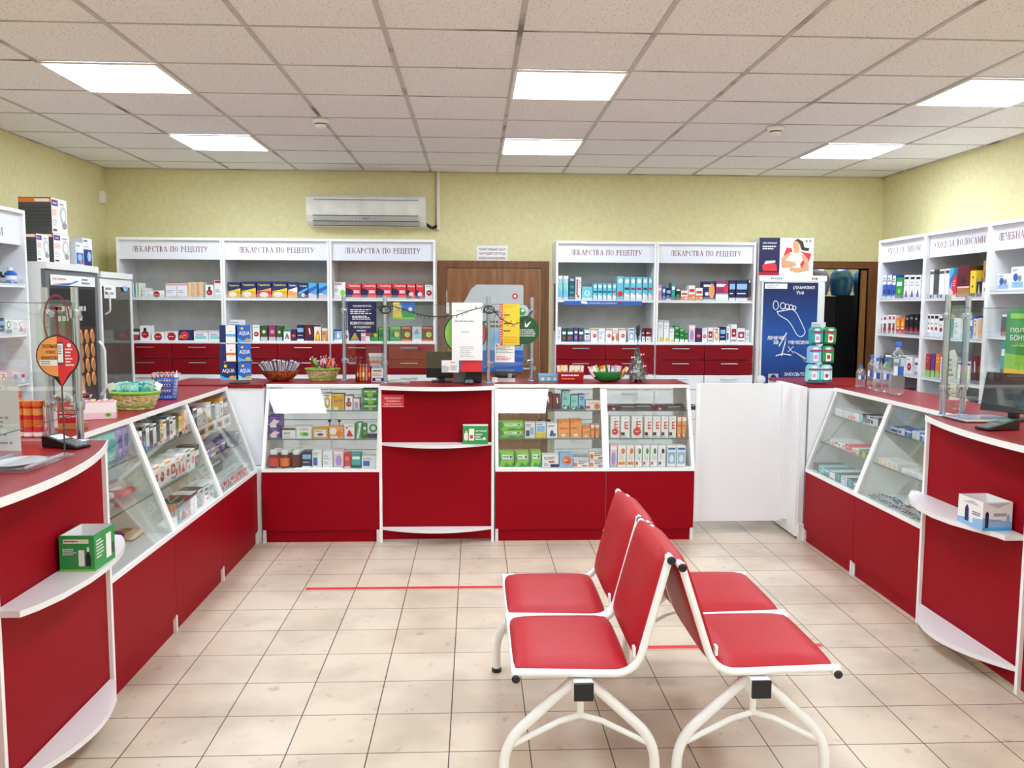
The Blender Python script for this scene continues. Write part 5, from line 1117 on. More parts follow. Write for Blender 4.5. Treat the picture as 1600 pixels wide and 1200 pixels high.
B(-.07, .07, -.05, .09, .0005, .028, 'white').build('base', t); MB().prism([(-.05,.029),(-.05,.05),(-.02,.08),(.09,.08),(.09,.029)], 'x', -.072, .072, 'plastic_black').build('body', t, bevel=.004); B(.02, .045, -.06, -.051, .03, .06, 'lgrey').build('paper_slip', t)
t = thing('label_card', 'small white display card beside the right post of middle desk', 'card', P(773, 594, 'y', 5.8)); t.location.z = ZD; MB().box(-.02, .02, -.006, .0, .001, .035, 'white').build('sheet', t)
# ---------------- goods on the middle counters
def at(px, py, z=ZC): return P(px, py, 'z', z)
GB = 'goods standing on the counter tops'
q = at(857, 596); a = P(842, 595, 'y', q.y).x; b = P(873, 595, 'y', q.y).x
t = thing('open_carton', 'low pale blue open display carton right of the middle desk', 'carton', ((a+b)/2, q.y, ZC)); w_ = b-a
m = MB(); m.box(-w_/2, w_/2, 0, .003, .001, .045, 'aqua'); m.box(-w_/2, -w_/2+.003, .003, .1, .001, .045, 'aqua'); m.box(w_/2-.003, w_/2, .003, .1, .001, .045, 'aqua'); m.box(-w_/2, w_/2, .1, .103, .001, .05, 'lblue'); m.box(-w_/2, w_/2, .003, .1, .001, .004, 'white'); art(m, 'l .1 .7 .9 .9 1 bred;d .2 .4 .08 white;d .5 .4 .08 white;d .8 .4 .08 white', w_, .045); m.build('tray', t)
m = MB()
for i in range(3): m.box(-w_/2+.006+i*.04, -w_/2+.04+i*.04, .01, .09, .005, .036, 'lblue')
m.build('packets', t)
q = at(892, 597)
t = thing('display_tray', 'red display tray filled with yellow sachets', 'display tray', (q.x, q.y, ZC)); w_ = .185
m = MB(); m.add([(-w_*.46,0,.001),(w_*.46,0,.001),(w_*.5,-.01,.07),(-w_*.5,-.01,.07),(-w_*.46,.1,.001),(w_*.46,.1,.001),(w_*.5,.11,.075),(-w_*.5,.11,.075)], [(0,1,2,3),(5,4,7,6),(1,5,6,2),(4,0,3,7),(0,4,5,1)], 'red'); art(m, 'l .1 .55 .9 .85 1 white;l .1 .2 .9 .45 1 lorange', w_*.92, .065, o=Vector((-w_*.46,-.009,.003))); m.build('tray', t)
for i in range(9):
    m = MB(); m.box(-.011, .011, -.004, .004, 0, .085, 'yellow' if i % 2 else 'cream'); art(m, 'r .2 .55 .8 .9 white;l .2 .1 .8 .5 3 tan', .022, .085, o=Vector((-.011,-.004,0)))
    tag(m.build('sachet', loc=(q.x-.08+.02*i, q.y+.045+.03*(i % 2), ZC+.03), rot=(0, R.uniform(-.1,.1), 0)), f'{["cream","yellow"][i % 2]} sachet, {WORN[i]} from left in the red display tray', 'sachet', 'yellow sachets in the red tray')
def oval_bowl(label, px, py, rx, ry, h, mat, lip=None, z=ZC, name='bowl', rz=0):
    q = at(px, py, z); q.y += ry*.7; t = thing(name, label, 'bowl', (q.x, q.y, z), rz)
    MB().lathe([(.001,.0006),(rx*.4,.0006),(rx*.66,h*.2),(rx*.88,h*.6),(rx,h),(rx*.96,h),(rx*.84,h*.6),(rx*.62,h*.24),(.001,.008)], (0,0,0), mat, 28, sy=ry/rx).build('bowl_body', t)
    return t, q
def stick(mb, c, a, b, L, wd, mat, tip=None):
    d = Vector((math.sin(a)*math.cos(b), math.sin(a)*math.sin(b), math.cos(a)))
    mb.tube([c, c+d*L], wd, mat, 6)
    if tip: mb.tube([c+d*(L*.72), c+d*(L*1.02)], wd*1.5, tip, 6)
    return d
t, q = oval_bowl('woven brown oval bowl holding wrapped toothbrushes', 435, 596, .135, .075, .075, 'wicker_brown')
for i in range(15):
    m = MB(); u = (i/14-.5)*2; d = Vector((u*.6, -.2+.35*(i % 3-1)*.4, 1)).normalized(); sd = d.cross(Y_).normalized()
    c = Vector((0,0,0)); wv = .011
    m.add([c-sd*wv*.6, c+sd*wv*.6, c+d*.13+sd*wv, c+d*.13-sd*wv]+[v+Vector((0,.007,0)) for v in (c-sd*wv*.6, c+sd*wv*.6, c+d*.13+sd*wv, c+d*.13-sd*wv)], [(0,1,2,3),(7,6,5,4),(0,4,5,1),(1,5,6,2),(2,6,7,3),(3,7,4,0)], 'white' if i % 2 else 'navy')
    m.add([c+d*.06-sd*wv*.5-Y_*.001, c+d*.06+sd*wv*.5-Y_*.001, c+d*.12+sd*wv*.7-Y_*.001, c+d*.12-sd*wv*.7-Y_*.001], [(0,1,2,3)], 'navy' if i % 2 else 'lgrey')
    m.tube([c-Y_*.003, c+d*.125-Y_*.003], .0026, 'white', 6)
    tag(m.build('toothbrush', loc=(q.x+u*.07, q.y-.025+.022*(i % 3), ZC+.022)), f'{["navy","white"][i % 2]} wrapped toothbrush, {WORN[i]} from left in the brown bowl', 'toothbrush', 'toothbrushes in the brown bowl')
def basket(label, px, py, rx, ry, h, name='wicker_basket', rim='wicker_green', z=ZC):
    q = at(px, py, z); q.y += ry*.75; t = thing(name, label, 'basket', (q.x, q.y, z))
    m = MB(); rows = 8; n = 36
    for r_ in range(rows):
        zz = h*(r_+.5)/rows; k = .72+.28*(r_+.5)/rows; ps = []
        for i in range(n):
            a = 2*PI*i/n; w_ = 1+.035*(1 if (i//2+r_) % 2 else -1); ps.append((rx*k*w_*math.cos(a), ry*k*w_*math.sin(a), zz))
        m.tube(ps+[ps[0]], h/rows*.55, 'wicker' if r_ % 2 == 0 or r_ > 1 else 'wicker_green', 6, caps=False)
    m.build('weave', t)
    m = MB()
    for i in range(18):
        a = 2*PI*i/18; m.tube([(rx*.7*math.cos(a), ry*.7*math.sin(a), .002), (rx*1.0*math.cos(a), ry*1.0*math.sin(a), h)], .0028, 'wicker', 5)
    m.build('stakes', t)
    ps = [(rx*1.03*math.cos(2*PI*i/30), ry*1.03*math.sin(2*PI*i/30), h) for i in range(31)]
    MB().tube(ps, h*.10, rim, 8, caps=False).build('rim', t)
    MB().lathe([(0,.001),(rx*.72,.001),(rx*.72,.004),(0,.004)], (0,0,0), 'wicker', 24, sy=ry/rx).build('basket_base', t)
    return t, q
t, q = basket('woven straw basket with green rim, beside the toothbrush bowl', 502, 595, .115, .075, .08)
for i in range(16):
    m = MB(); c_ = ['orange','white','red','lgreen','purple','pink','orange','bred'][i % 8]; soft = Vector((0,0,0))
    m.lathe([(0,-.03),(.012,-.02),(.016,0),(.012,.02),(0,.03)], (0,0,0), c_, 8, sy=.6); m.lathe([(.0,.03),(.012,.045),(0,.044)], (0,0,0), 'film_clear', 6, sy=.4); m.lathe([(.0,-.03),(.012,-.045),(0,-.044)], (0,0,0), c_, 6, sy=.4)
    a = 2*PI*i/16*2.4; rr_ = .09*(i/16)**.5
    tag(m.build('sweet', loc=(q.x+rr_*math.cos(a), q.y+rr_*.6*math.sin(a), ZC+.10+.015*(i % 3)), rot=(R.uniform(-.6,.6), R.uniform(-.9,.9), R.uniform(0,3))), f'wrapped {["orange","white","red","green","purple","pink","orange","bright red"][i % 8]} sweet in the straw basket beside toothbrushes', 'sweet', 'wrapped sweets in the straw basket')
# tubes display left of the desk
q = at(568, 597)
t = thing('display_rack', 'dark red display rack holding small tubes, left of the post', 'display rack', (q.x, q.y, ZC))
MB().box(-.055, .055, .03, .036, 0.001, .14, 'dred').box(-.055, -.052, -.0, .03, .001, .11, 'dred').box(.052, .055, 0, .03, .001, .11, 'dred').box(-.055, .055, 0, .03, .001, .006, 'dred').build('rack_body', t)
for i in range(5):
    c_ = ['red','orange','dyel','pink','bred'][i]; m = MB(); m.lathe([(.007,0),(.008,.01),(.008,.09),(.005,.10),(.007,.104),(.007,.118),(0,.118)], (0,0,0), c_, 10); m.lathe([(.0083,.03),(.0083,.06)], (0,0,0), 'white' if i == 2 else 'lorange', 10)
    tag(m.build('tube_stick', loc=(q.x-.042+.0205*i, q.y+.014, ZC+.007)), f'{["red","orange","yellow","pink","bright red"][i]} small tube, {WORN[i]} from left in the dark red rack', 'tube', 'small tubes in the rack')
q = at(591, 597)
t = thing('open_carton', 'small white carton with red print holding grey tubes beside the post', 'carton', (q.x, q.y, ZC))
m = MB(); m.box(-.05, .05, 0, .003, .001, .095, 'white'); m.box(-.05, .05, .055, .058, .001, .10, 'white'); m.box(-.05, -.047, .003, .055, .001, .095, 'white'); m.box(.047, .05, .003, .055, .001, .095, 'white'); art(m, 'l .15 .75 .85 .95 1 dgrey;l .1 .45 .9 .65 2 bred;r .1 .05 .9 .3 navy;r .3 .08 .7 .26 white', .1, .09, o=Vector((-.05,0,.002))); m.build('box', t)
for i in range(4):
    m = MB(); m.lathe([(.004,0),(.0155,.012),(.0155,.09),(.013,.11)], (0,0,0), 'lgrey', 12); m.lathe([(.0157,.062),(.0157,.08)], (0,0,0), 'orange', 12); m.lathe([(.013,.11),(.016,.13),(.004,.131),(0,.131)], (0,0,0), 'white', 12, sy=.35)
    tag(m.build('cream_tube', loc=(q.x-.036+.024*i, q.y+.03, ZC+.07), rot=(.05, -.14+.03*i, 0)), f'grey orange-banded tube, {WORN[i]} from left in the white carton beside the post', 'tube', 'grey cream tubes beside the post')
# green bowl with small goods
t, q = oval_bowl('green oval bowl full of small goods beside the silver tree', 951, 597, .135, .075, .072, 'green')
gc = ['lpink','pink','white','lgreen','orange','yellow','dgreen','lpink','lblue','pink','lpink','pink','lorange','white']
gn = ['pale pink','pink','white','light green','orange','yellow','dark green','pale pink','pale blue','pink','pale pink','pink','light orange','white']
for i in range(14):
    m = MB(); 
    if i % 3: m.box(-.011, .011, -.006, .006, 0, .08, gc[i]); art(m, 'r .1 .5 .9 .75 white;l .2 .1 .8 .4 2 bred', .022, .08, o=Vector((-.011,-.006,0)))
    else: m.lathe([(.011,0),(.011,.06),(.006,.066),(.007,.085),(0,.085)], (0,0,0), gc[i], 10)
    tag(m.build('small_pack', loc=(q.x-.10+.0155*i, q.y-.03+.02*(i % 4), ZC+.035), rot=(R.uniform(-.3,.3), -.55+.085*i, 0)), f'{gn[i]} small pack, {WORN[i]} from left in the green bowl', 'pack', 'small packs in the green bowl')
# silver tinsel tree
q = at(998, 597); q.y += .06
t = thing('tinsel_tree', 'small silver tinsel Christmas tree on the counter behind the seats', 'Christmas tree', (q.x, q.y, ZC))
MB().lathe([(.03,0.001),(.06,.02),(.05,.06),(.03,.14),(.008,.225),(0,.235)], (0,0,0), 'tinsel', 12).build('trunk', t)
m = MB()
for i in range(2600):
    zz = .02+.215*(i/1500); rr_ = .085*(1-(zz-.02)/.23)+.008; a = R.uniform(0, 2*PI); e = rr_*R.uniform(.6, 1.08); d = Vector((math.cos(a), math.sin(a), R.uniform(-.35,.25))); s_ = d.cross(Z_).normalized()*.0042
    c = Vector((0,0,zz)); m.add([c+d*e*.25-s_, c+d*e*.25+s_, c+d*e+s_*.5, c+d*e-s_*.5], [(0,1,2,3)], 'tinsel' if i % 4 else ('silver' if i % 8 else 'dgreen'))
m.build('tinsel_needles', t)
m = MB()
for i, (a, zz) in enumerate(((-.5,.19),(3.6,.17),(-.9,.11),(-2.2,.07),(-.3,.045),(-1.6,.14))):
    rr_ = .085*(1-(zz-.02)/.23)+.012; m.add([(rr_*math.cos(a)+x, rr_*math.sin(a)-.01, zz+z) for x, z in ((-.012,-.008),(.012,.0),(.012,.012),(-.012,.012),(0,.004))], [(0,4,3),(1,2,4)], 'white')
m.build('bow', t)
# pads / packs on a revolving rack, left corner and right corner
def hanging_rack(label, px, py, cols, tops, n_rows, name, zc=ZC, w=.17, hh=.42, group=None, packlab='', grpp=''):
    q = at(px, py, zc); t = thing(name, label, 'display rack', (q.x, q.y+.04, zc), 0)
    m = MB(); m.tube([(0,.03,.001), (0,.03,hh)], .006, 'alu', 8); m.lathe([(.07,.0008),(.07,.006),(.01,.012)], (0,.03,0), 'dgrey', 20)
    for k in range(n_rows):
        z = .03+.125*k; m.tube([(-w/2,.0,z),(w/2,.0,z)], .003, 'alu', 6); m.tube([(-w/2,.0,z),(-w/2,.05,z+.0)], .003, 'alu', 6); m.tube([(w/2,.0,z),(w/2,.05,z)], .003, 'alu', 6)
    m.build('stand_wires', t)
    m = MB(); m.box(-.05, .05, .02, .023, hh-.03, hh+.02, 'offw'); m.lines((-.045,.0195,hh-.02), X_, Z_, 0, 0, .08, .03, 2, 'grey'); m.build('top_card', t)
    return t, q
t, q = hanging_rack('blue wire rack of hanging tissue packs in the left rear corner', 370, 600, None, None, 3, 'wire_rack', hh=.41)
for k in range(3):
    for c_ in range(2):
        m = MB(); base = 'blue' if c_ else ['navy','navy','navy'][k]; ww, hh_ = (.105, .115) if c_ == 0 else (.085, .115)
        m.box(-ww/2, ww/2, -.03, .03, 0, hh_, base)
        if c_ == 0 and k > 0: art(m, f'r .4 .0 1 1 white;r .4 .35 1 .5 {"skyblue" if k == 2 else "orange"};d .7 .65 .05 pink;r .02 .1 .38 .9 navy', ww, hh_, o=Vector((-ww/2,-.03,0)))
        else: art(m, f'd .35 .82 .1 yellow;T .12 .4 .92 .66 white AQUA;p 0 0 1 0 1 .25 .4 .12 0 .3 {"lteal" if k == 0 and c_ else "skyblue"};e .75 .15 .18 .1 dyel', ww, hh_, o=Vector((-ww/2,-.03,0)))
        tag(m.build('tissue_pack', loc=(q.x-.042+.095*c_, q.y-.012+.01*c_, ZC+.03+.125*k), rot=(0, R.uniform(-.05,.05), .0+.35*c_)), f'blue pack hanging on the left corner rack, {["bottom","middle","top"][k]} row, {["left","right"][c_]}', 'pack', 'packs on the left corner rack')
t, q = hanging_rack('wire rack of green packs in the right rear corner', 1281, 600, None, None, 3, 'wire_rack', hh=.41)
for k in range(3):
    for c_ in range(2):
        m = MB(); ww, hh_ = .082, .118; bs = [('lteal','dteal'),('lblue','lblue') if c_ == 0 else ('green','dgreen'),('teal','dteal') if c_ == 0 else ('green','dgreen')][k]
        m.prism([(-ww/2,0),(ww/2,0),(ww/2,hh_*.85),(ww*.3,hh_),(-ww*.3,hh_),(-ww/2,hh_*.85)], 'y', -.025, .025, bs[0]); art(m, f'r 0 .0 1 .12 {bs[1]};r .0 .66 1 .76 magenta;e .5 .85 .25 .07 white;p .3 .1 .7 .1 .75 .2 .75 .55 .3 .6 white;e .52 .35 .16 .14 {"bred" if c_ else "pink"}', ww, hh_, o=Vector((-ww/2,-.0255,0)))
        tag(m.build('hygiene_pack', loc=(q.x-.045+.09*c_-.008*(2-k), q.y-.01, ZC+.02+.13*k), rot=(0, R.uniform(-.04,.04), .05)), f'green pack on the right corner rack, {["bottom","middle","top"][k]} row, {["left","right"][c_]}', 'pack', 'packs on the right corner rack')
# ---------------- water bottles
def water_bottle(label, px, py, H, r_, lab=True):
    q = at(px, py); t = thing('water_bottle', label, 'bottle', (q.x, q.y, ZC+.0005), R.uniform(-.3,.3)-.3, 'water bottles on the right counter')
    s = H/.2
    pr_ = [(0,.0005),(r_*.8,.0005),(r_,.008)]+[(r_*(1 if k % 2 else .93), .02*s+.012*s*k) for k in range(9)]+[(r_*.97,.138*s),(r_*.7,.158*s),(r_*.36,.172*s),(r_*.34,.182*s)]
    MB().lathe(pr_, (0,0,0), 'bottle_plastic', 20).build('bottle_body', t)
    MB().lathe([(r_*.40,.181*s),(r_*.40,.198*s),(r_*.35,.2*s),(0,.2*s)], (0,0,0), 'blue', 14).build('cap', t)
    m = MB(); n = 10; hw = .8
    for k in range(n):
        a, b = -PI/2-hw+2*hw*k/n, -PI/2-hw+2*hw*(k+1)/n
        m.add([(r_*1.03*math.cos(a), r_*1.03*math.sin(a), .075*s),(r_*1.03*math.cos(b), r_*1.03*math.sin(b), .075*s),(r_*1.03*math.cos(b), r_*1.03*math.sin(b), .11*s),(r_*1.03*math.cos(a), r_*1.03*math.sin(a), .11*s)], [(0,1,2,3)], 'blue' if 3 <= k <= 7 else 'white')
    m.build('bottle_label', t)
water_bottle('smallest water bottle, leftmost on the right counter', 1344, 605, .148, .032)
water_bottle('slim water bottle, second from left on the right counter', 1361, 608, .225, .03)
water_bottle('slim water bottle, third from left on the right counter', 1370, 611, .215, .03)
water_bottle('slim water bottle, directly left of the biggest bottle', 1383, 613, .22, .031)
water_bottle('biggest water bottle, rightmost on the right counter', 1400, 617, .325, .046)
# ---------------- left counter goods
def tubejar(px, py, z, H, r_, lab):
    q = at(px, py, z); t = thing('vitamin_tube', lab, 'tube', (q.x, q.y, z+.0006), 0, 'orange vitamin tubes on the left desk')
    MB().lathe([(r_,0),(r_,H*.86)], (0,0,0), 'bred', 16).build('tube_body', t)
    MB().lathe([(r_*1.1,H*.86),(r_*1.14,H*.9),(r_*1.14,H),(0,H)], (0,0,0), 'orange', 16).build('cap', t)
    m = MB(); m.lathe([(r_*1.015,H*.05),(r_*1.015,H*.16)], (0,0,0), 'white', 16); m.lathe([(r_*1.015,H*.62),(r_*1.015,H*.8)], (0,0,0), 'lorange', 16); m.lathe([(r_*1.02,H*.3),(r_*1.02,H*.5)], (0,0,0), 'orange', 16); m.build('tube_label', t)
tubejar(31, 684, ZD, .145, .018, 'orange and red vitamin tube, left of the front three on the left desk')
tubejar(46, 684, ZD, .145, .018, 'orange and red vitamin tube, middle of the front three on the left desk')
tubejar(61, 684, ZD, .145, .018, 'orange and red vitamin tube, right of the front three on the left desk')
tubejar(28, 660, ZD, .14, .018, 'orange vitamin tube standing behind the front three')
def put(px, py, z=ZC): q = at(px, py, z); return (q.x, q.y, z+.0006)
t = thing('price_card', 'white price card on a clear stand at the left desk', 'price card', put(81, 676, ZD), .1)
MB().lathe([(.02,0),(.02,.005),(.004,.008),(.003,.02)], (0,0,0), 'acrylic', 14).build('stand', t); m = MB(); m.box(-.024, .024, 0, .0015, .02, .115, 'white'); art(m, 'l .5 .85 .9 .95 1 dgrey;l .25 .15 .8 .7 7 grey', .048, .095, o=Vector((-.024,0,.02))); m.build('card', t)
t = thing('counter_sign', 'red sign with white lettering on a brown box, left counter', 'sign', put(111, 671), .12)
B(-.055, .05, 0, .06, 0, .025, 'tan').build('box', t); m = MB(); m.box(-.055, .05, 0, .003, .0255, .115, 'red')
for k, s_ in enumerate(('ТОВАР', 'ОБМЕНУ И ВОЗВРАТУ', 'НЕ ПОДЛЕЖИТ')): m.text(s_, (-.045 if k else -.025, -.001, .085-.018*k), X_, Z_, 'white', w=.085 if k else .045, h=.011)
m.build('board', t)
t = thing('sweet_bin', 'clear plastic bin of wrapped sweets behind the red sign', 'bin', put(98, 652), .1)
m = MB(); m.box(-.09, .09, 0, .003, 0, .08, 'acrylic'); m.box(-.09, .09, .12, .123, 0, .08, 'acrylic'); m.box(-.09, -.087, .003, .12, 0, .08, 'acrylic'); m.box(.087, .09, .003, .12, 0, .08, 'acrylic'); m.box(-.087, .087, .003, .12, 0, .003, 'acrylic'); m.build('bin_walls', t)
bq = Vector(t.location)
for i in range(18):
    m = MB(); m.lathe([(0,-.018),(.011,-.012),(.013,0),(.011,.012),(0,.018)], (0,0,0), 'dred' if i % 2 else 'silver', 8); m.lathe([(0,.016),(.01,.032),(0,.03)], (0,0,0), 'white', 6, sy=.4); m.lathe([(0,-.016),(.01,-.032),(0,-.03)], (0,0,0), 'white', 6, sy=.4)
    tag(m.build('sweet', loc=(bq.x-.07+.028*(i % 6), bq.y+.03+.03*(i//6), bq.z+.065+.014*(i % 3)), rot=(R.uniform(0,3), R.uniform(0,3), 0)), f'{["silver", "dark red"][i % 2]} wrapped sweet in the clear bin on the left counter', 'sweet', 'wrapped sweets in the clear bin')
t = thing('tissue_box', 'white and pink carton with green apples, near the straw basket on the left', 'carton', put(160, 655), .35)
m = MB(); m.box(-.08, .06, 0, .09, 0, .075, 'lpink'); art(m, 'r .0 .0 1 1 white;r 0 .0 1 .4 lpink;e .75 .25 .1 .14 lgreen;e .75 .25 .05 .07 green', .14, .075, o=Vector((-.08,0,0))); m.build('box', t)
m = MB(); art(m, 'r 0 0 1 1 lgreen;e .4 .4 .2 .3 white;e .7 .6 .15 .2 green', .09, .075, o=Vector((.0605,0,0)), u=Y_, v=Z_, nrm=Vector((1,0,0))); m.build('end_print', t)
m = MB(); 
for i in range(5): m.box(-.075+.026*i, -.055+.026*i, .01, .08, .0755, .082+.004*(i % 2), 'beige' if i % 2 else 'pink')
m.build('packets', t)
t, q = basket('woven straw basket heaped with teal sachets on the left counter', 204, 641, .115, .09, .085)
for i in range(26):
    m = MB(); wv, hv = .022, .062
    m.add([(-wv,0,0),(wv,0,0),(wv,.0,hv),(-wv,.0,hv),(-wv*.8,.006,.006),(wv*.8,.006,.006),(wv*.8,.006,hv-.006),(-wv*.8,.006,hv-.006)], [(0,1,2,3),(7,6,5,4),(0,4,5,1),(1,5,6,2),(2,6,7,3),(3,7,4,0)], ['lteal','white','teal','lteal'][i % 4]); art(m, 'r .1 .1 .9 .4 teal;l .2 .55 .8 .85 2 white', wv*2, hv, o=Vector((-wv,0,0)))
    a = 2.4*i; rr_ = .10*(i/26)**.5
    tag(m.build('sachet', loc=(q.x+rr_*math.cos(a), q.y+rr_*.75*math.sin(a), ZC+.075), rot=(R.uniform(-.5,.5), rr_*math.cos(a)*5+R.uniform(-.25,.25), R.uniform(-.4,.4))), f'{["pale teal","white","deep teal","pale teal"][i % 4]} sachet heaped in the left straw basket', 'sachet', 'teal sachets in the straw basket')
# blue basket with canes
q = at(255, 625); q.y += .06
t = thing('plastic_basket', 'blue plastic basket holding candy canes and a white tube', 'basket', (q.x, q.y, ZC+.0006)); m = MB()
n = 28
for r_ in range(7):
    k = .82+.18*r_/6; m.tube([(.062*k*math.cos(2*PI*i/n), .05*k*math.sin(2*PI*i/n), .004+.0185*r_) for i in range(n+1)], .0024, 'blue', 5, caps=False)
for i in range(n): a = 2*PI*i/n; m.tube([(.062*.82*math.cos(a), .05*.82*math.sin(a), .003), (.062*math.cos(a), .05*math.sin(a), .115)], .0022, 'blue', 5)
m.lathe([(0,.001),(.05,.001),(.05,.003),(0,.003)], (0,0,0), 'blue', 20, sy=.8); m.build('lattice', t)
MB().tube([(.064*math.cos(2*PI*i/n), .052*math.sin(2*PI*i/n), .117) for i in range(n+1)], .004, 'blue', 6, caps=False).build('rim', t)
for i in range(8):
    m = MB(); pts_ = [Vector((0,0,.0)), Vector((0,0,.13))]+[Vector((.012-.012*math.cos(a), 0, .13+.014*math.sin(a))) for a in (.6,1.2,1.8,2.4,3.0)]; ps = smooth_path(pts_, .01, 3); 
    for k in range(len(ps)-1):
        if (ps[k+1]-ps[k]).length > .02:
            for q2 in range(8): m.tube([ps[k].lerp(ps[k+1], q2/8), ps[k].lerp(ps[k+1], (q2+1)/8)], .0042, 'red' if q2 % 2 else 'white', 8)
        else: m.tube([ps[k], ps[k+1]], .0042, 'red' if k % 2 else 'white', 8)
    tag(m.build('candy_cane', loc=(q.x-.035+.009*i, q.y+.012*(i % 3-1), ZC+.006), rot=(R.uniform(-.1,.2), -.3+.07*i, R.uniform(-1,1))), 'red and white candy cane in the blue basket', 'candy cane', 'candy canes in the blue basket')
m = MB(); m.lathe([(.009,0),(.009,.12),(.004,.14),(.004,.155),(0,.155)], (0,0,0), 'white', 12); tag(m.build('white_tube', loc=(q.x+.042, q.y-.005, ZC+.006), rot=(0,.12,0)), 'white pointed tube standing in the blue basket', 'tube')
# papers and monitor at left edge
a = P(0, 675, 'y', 2.75); t = thing('document_holder', 'clear holder with a printed white sheet at the left edge, on the desk', 'document holder', (-1.69, 2.885, ZD), 0)
m = MB(); m.box(-.08, .16, 0, .003, .03, .27, 'white'); m.lines((-.06,-.001,.05), X_, Z_, 0, 0, .2, .2, 14, 'grey', 5); m.build('sheet', t); m = MB(); m.box(-.085, .165, -.0045, -.0015, .02, .28, 'acrylic'); m.box(-.085, .165, -.04, .06, 0.0005, .004, 'acrylic'); m.box(-.085, .165, .0, .003, .004, .03, 'acrylic'); m.build('holder', t)
t = thing('monitor', 'black monitor at the left edge of the left desk', 'monitor', (-1.79, 2.9, ZD), PI/2+.2); B(-.2, .2, -.012, .012, .0, .085, 'plastic_black').build('screen_back', t, bevel=.004)
# right desk
q = P(1582, 660, 'z', ZD); t = thing('monitor', 'black monitor tilted back at the right edge of the photo', 'monitor', (q.x+.02, q.y+.05, ZD), -1.0)
m = MB(); m.add([(-.14,0,.04),(.14,0,.04),(.14,.05,.22),(-.14,.05,.22),(-.14,.02,.035),(.14,.02,.035),(.14,.07,.215),(-.14,.07,.215)], [(0,1,2,3),(7,6,5,4),(0,4,5,1),(1,5,6,2),(2,6,7,3),(3,7,4,0)], 'plastic_black'); m.build('screen', t); MB().box(-.05, .05, -.02, .1, .0005, .012, 'plastic_black').box(-.02, .02, .02, .05, .012, .06, 'plastic_black').build('stand', t)
t = thing('price_card', 'white price card on a clear stand beside the right screen post', 'price card', put(1494, 640, ZC), -.1)
MB().lathe([(.02,0),(.02,.005),(.004,.008),(.003,.05)], (0,0,0), 'acrylic', 14).build('stand', t); m = MB(); m.box(-.04, .04, 0, .0015, .05, .135, 'white'); art(m, 'l .5 .85 .9 .95 1 dgrey;l .45 .15 .85 .7 6 dgrey;l .1 .4 .35 .8 3 lgrey', .08, .085, o=Vector((-.04,0,.05))); m.build('card', t)
t = thing('leaflet', 'narrow white leaflet clipped behind the right screen post', 'leaflet', P(1484, 596, 'y', 4.1), -.5); m = MB(); m.prism([(-.02,0),(.02,.02),(.03,.12),(.015,.16),(-.015,.15),(-.02,.1)], 'y', 0, .002, 'white'); m.lines((-.015,-.001,.02), X_, Z_, 0, 0, .03, .1, 4, 'grey', 3); m.build('sheet', t)
# green bonus poster on the right glass, facing -x side and the camera
pm = MB(); W_, H_ = .42, .36
t = thing('poster', 'green, blue and yellow bonus poster behind the right desk', 'poster', (0,0,0), -.75); a = P(1567, 598, 'y', 3.95); t.location = (a.x, 3.95, a.z)
pm.prism([(0,0),(W_,0),(W_,H_),(.02,H_),(0,H_-.02)], 'y', 0, .003, 'green'); pm.build('board', t)
m = MB(); art(m, 'p 0 0 1 0 1 .1 0 .2 yellow;p 0 .2 1 .1 1 .25 0 .4 lgreen;p .5 1 1 1 1 .3 .65 .35 blue;p .35 1 .5 1 .65 .35 .5 .4 dteal;r .04 .86 .3 .93 lgreen;d .65 .3 .12 white;l .06 .48 .5 .52 1 lgreen', W_, H_, o=Vector((0,-.0005,0)))
m.text('ПОЛУЧАЙ', (.02,-.004,H_*.68), X_, Z_, 'white', w=.125, h=.026); m.text('БОНУСЫ', (.02,-.004,H_*.57), X_, Z_, 'white', w=.105, h=.026); m.build('print', t)
# ---------------- cartons on the bag shelves and the little sign on the desk
def shelf_carton(label, loc, rz, w, d, h, base, ops, ops2, open_=True, name='open_carton'):
    t = thing(name, label, 'carton', loc, rz)
    m = MB(); e = .004
    m.box(-w/2, w/2, 0, e, .0005, h, base); m.box(-w/2, w/2, d-e, d, .0005, h+.0, base); m.box(-w/2, -w/2+e, e, d-e, .0005, h, base); m.box(w/2-e, w/2, e, d-e, .0005, h, base); m.box(-w/2+e, w/2-e, e, d-e, .0005, e, 'white')
    if not open_: m.box(-w/2, w/2, 0, d, h, h+.002, 'white')
    m.build('carton_walls', t)
    m = MB()
    m.box(-w/2+e, w/2-e, d-e-.001, d-e-.0003, e, h, 'white'); m.box(-w/2+e+.0003, -w/2+e+.001, e, d-e-.001, e, h, 'white'); m.box(w/2-e-.001, w/2-e-.0003, e, d-e-.001, e, h, 'white'); m.box(-w/2+e, w/2-e, e+.0003, e+.001, e, h, 'white'); m.build('lining', t)
    m = MB(); art(m, ops, w, h); art(m, ops2, d, h, o=Vector((-w/2-.0005, d, 0)), u=-Y_, nrm=Vector((-1,0,0))); art(m, ops2, d, h, o=Vector((w/2+.0005, 0, 0)), u=Y_, nrm=Vector((1,0,0))); m.build('print', t)
    return t
gr = 'r 0 0 1 .06 lgreen;r .12 .78 .85 .9 cream;l .15 .81 .8 .87 1 dgreen;l .1 .45 .5 .65 4 white;r .55 .15 .72 .6 white;p .76 .15 .9 .15 .9 .4 .85 .55 .8 .55 .76 .4 black;r .8 .55 .86 .68 white'
shelf_carton('open green carton standing on the white shelf of the left desk', (-1.364, 2.895, .6605), 0.0, .118, .165, .125, 'green', gr, 'r .55 .15 .8 .85 white;l .08 .3 .45 .85 6 white;p .82 .2 .95 .2 .95 .5 .82 .5 dgrey')
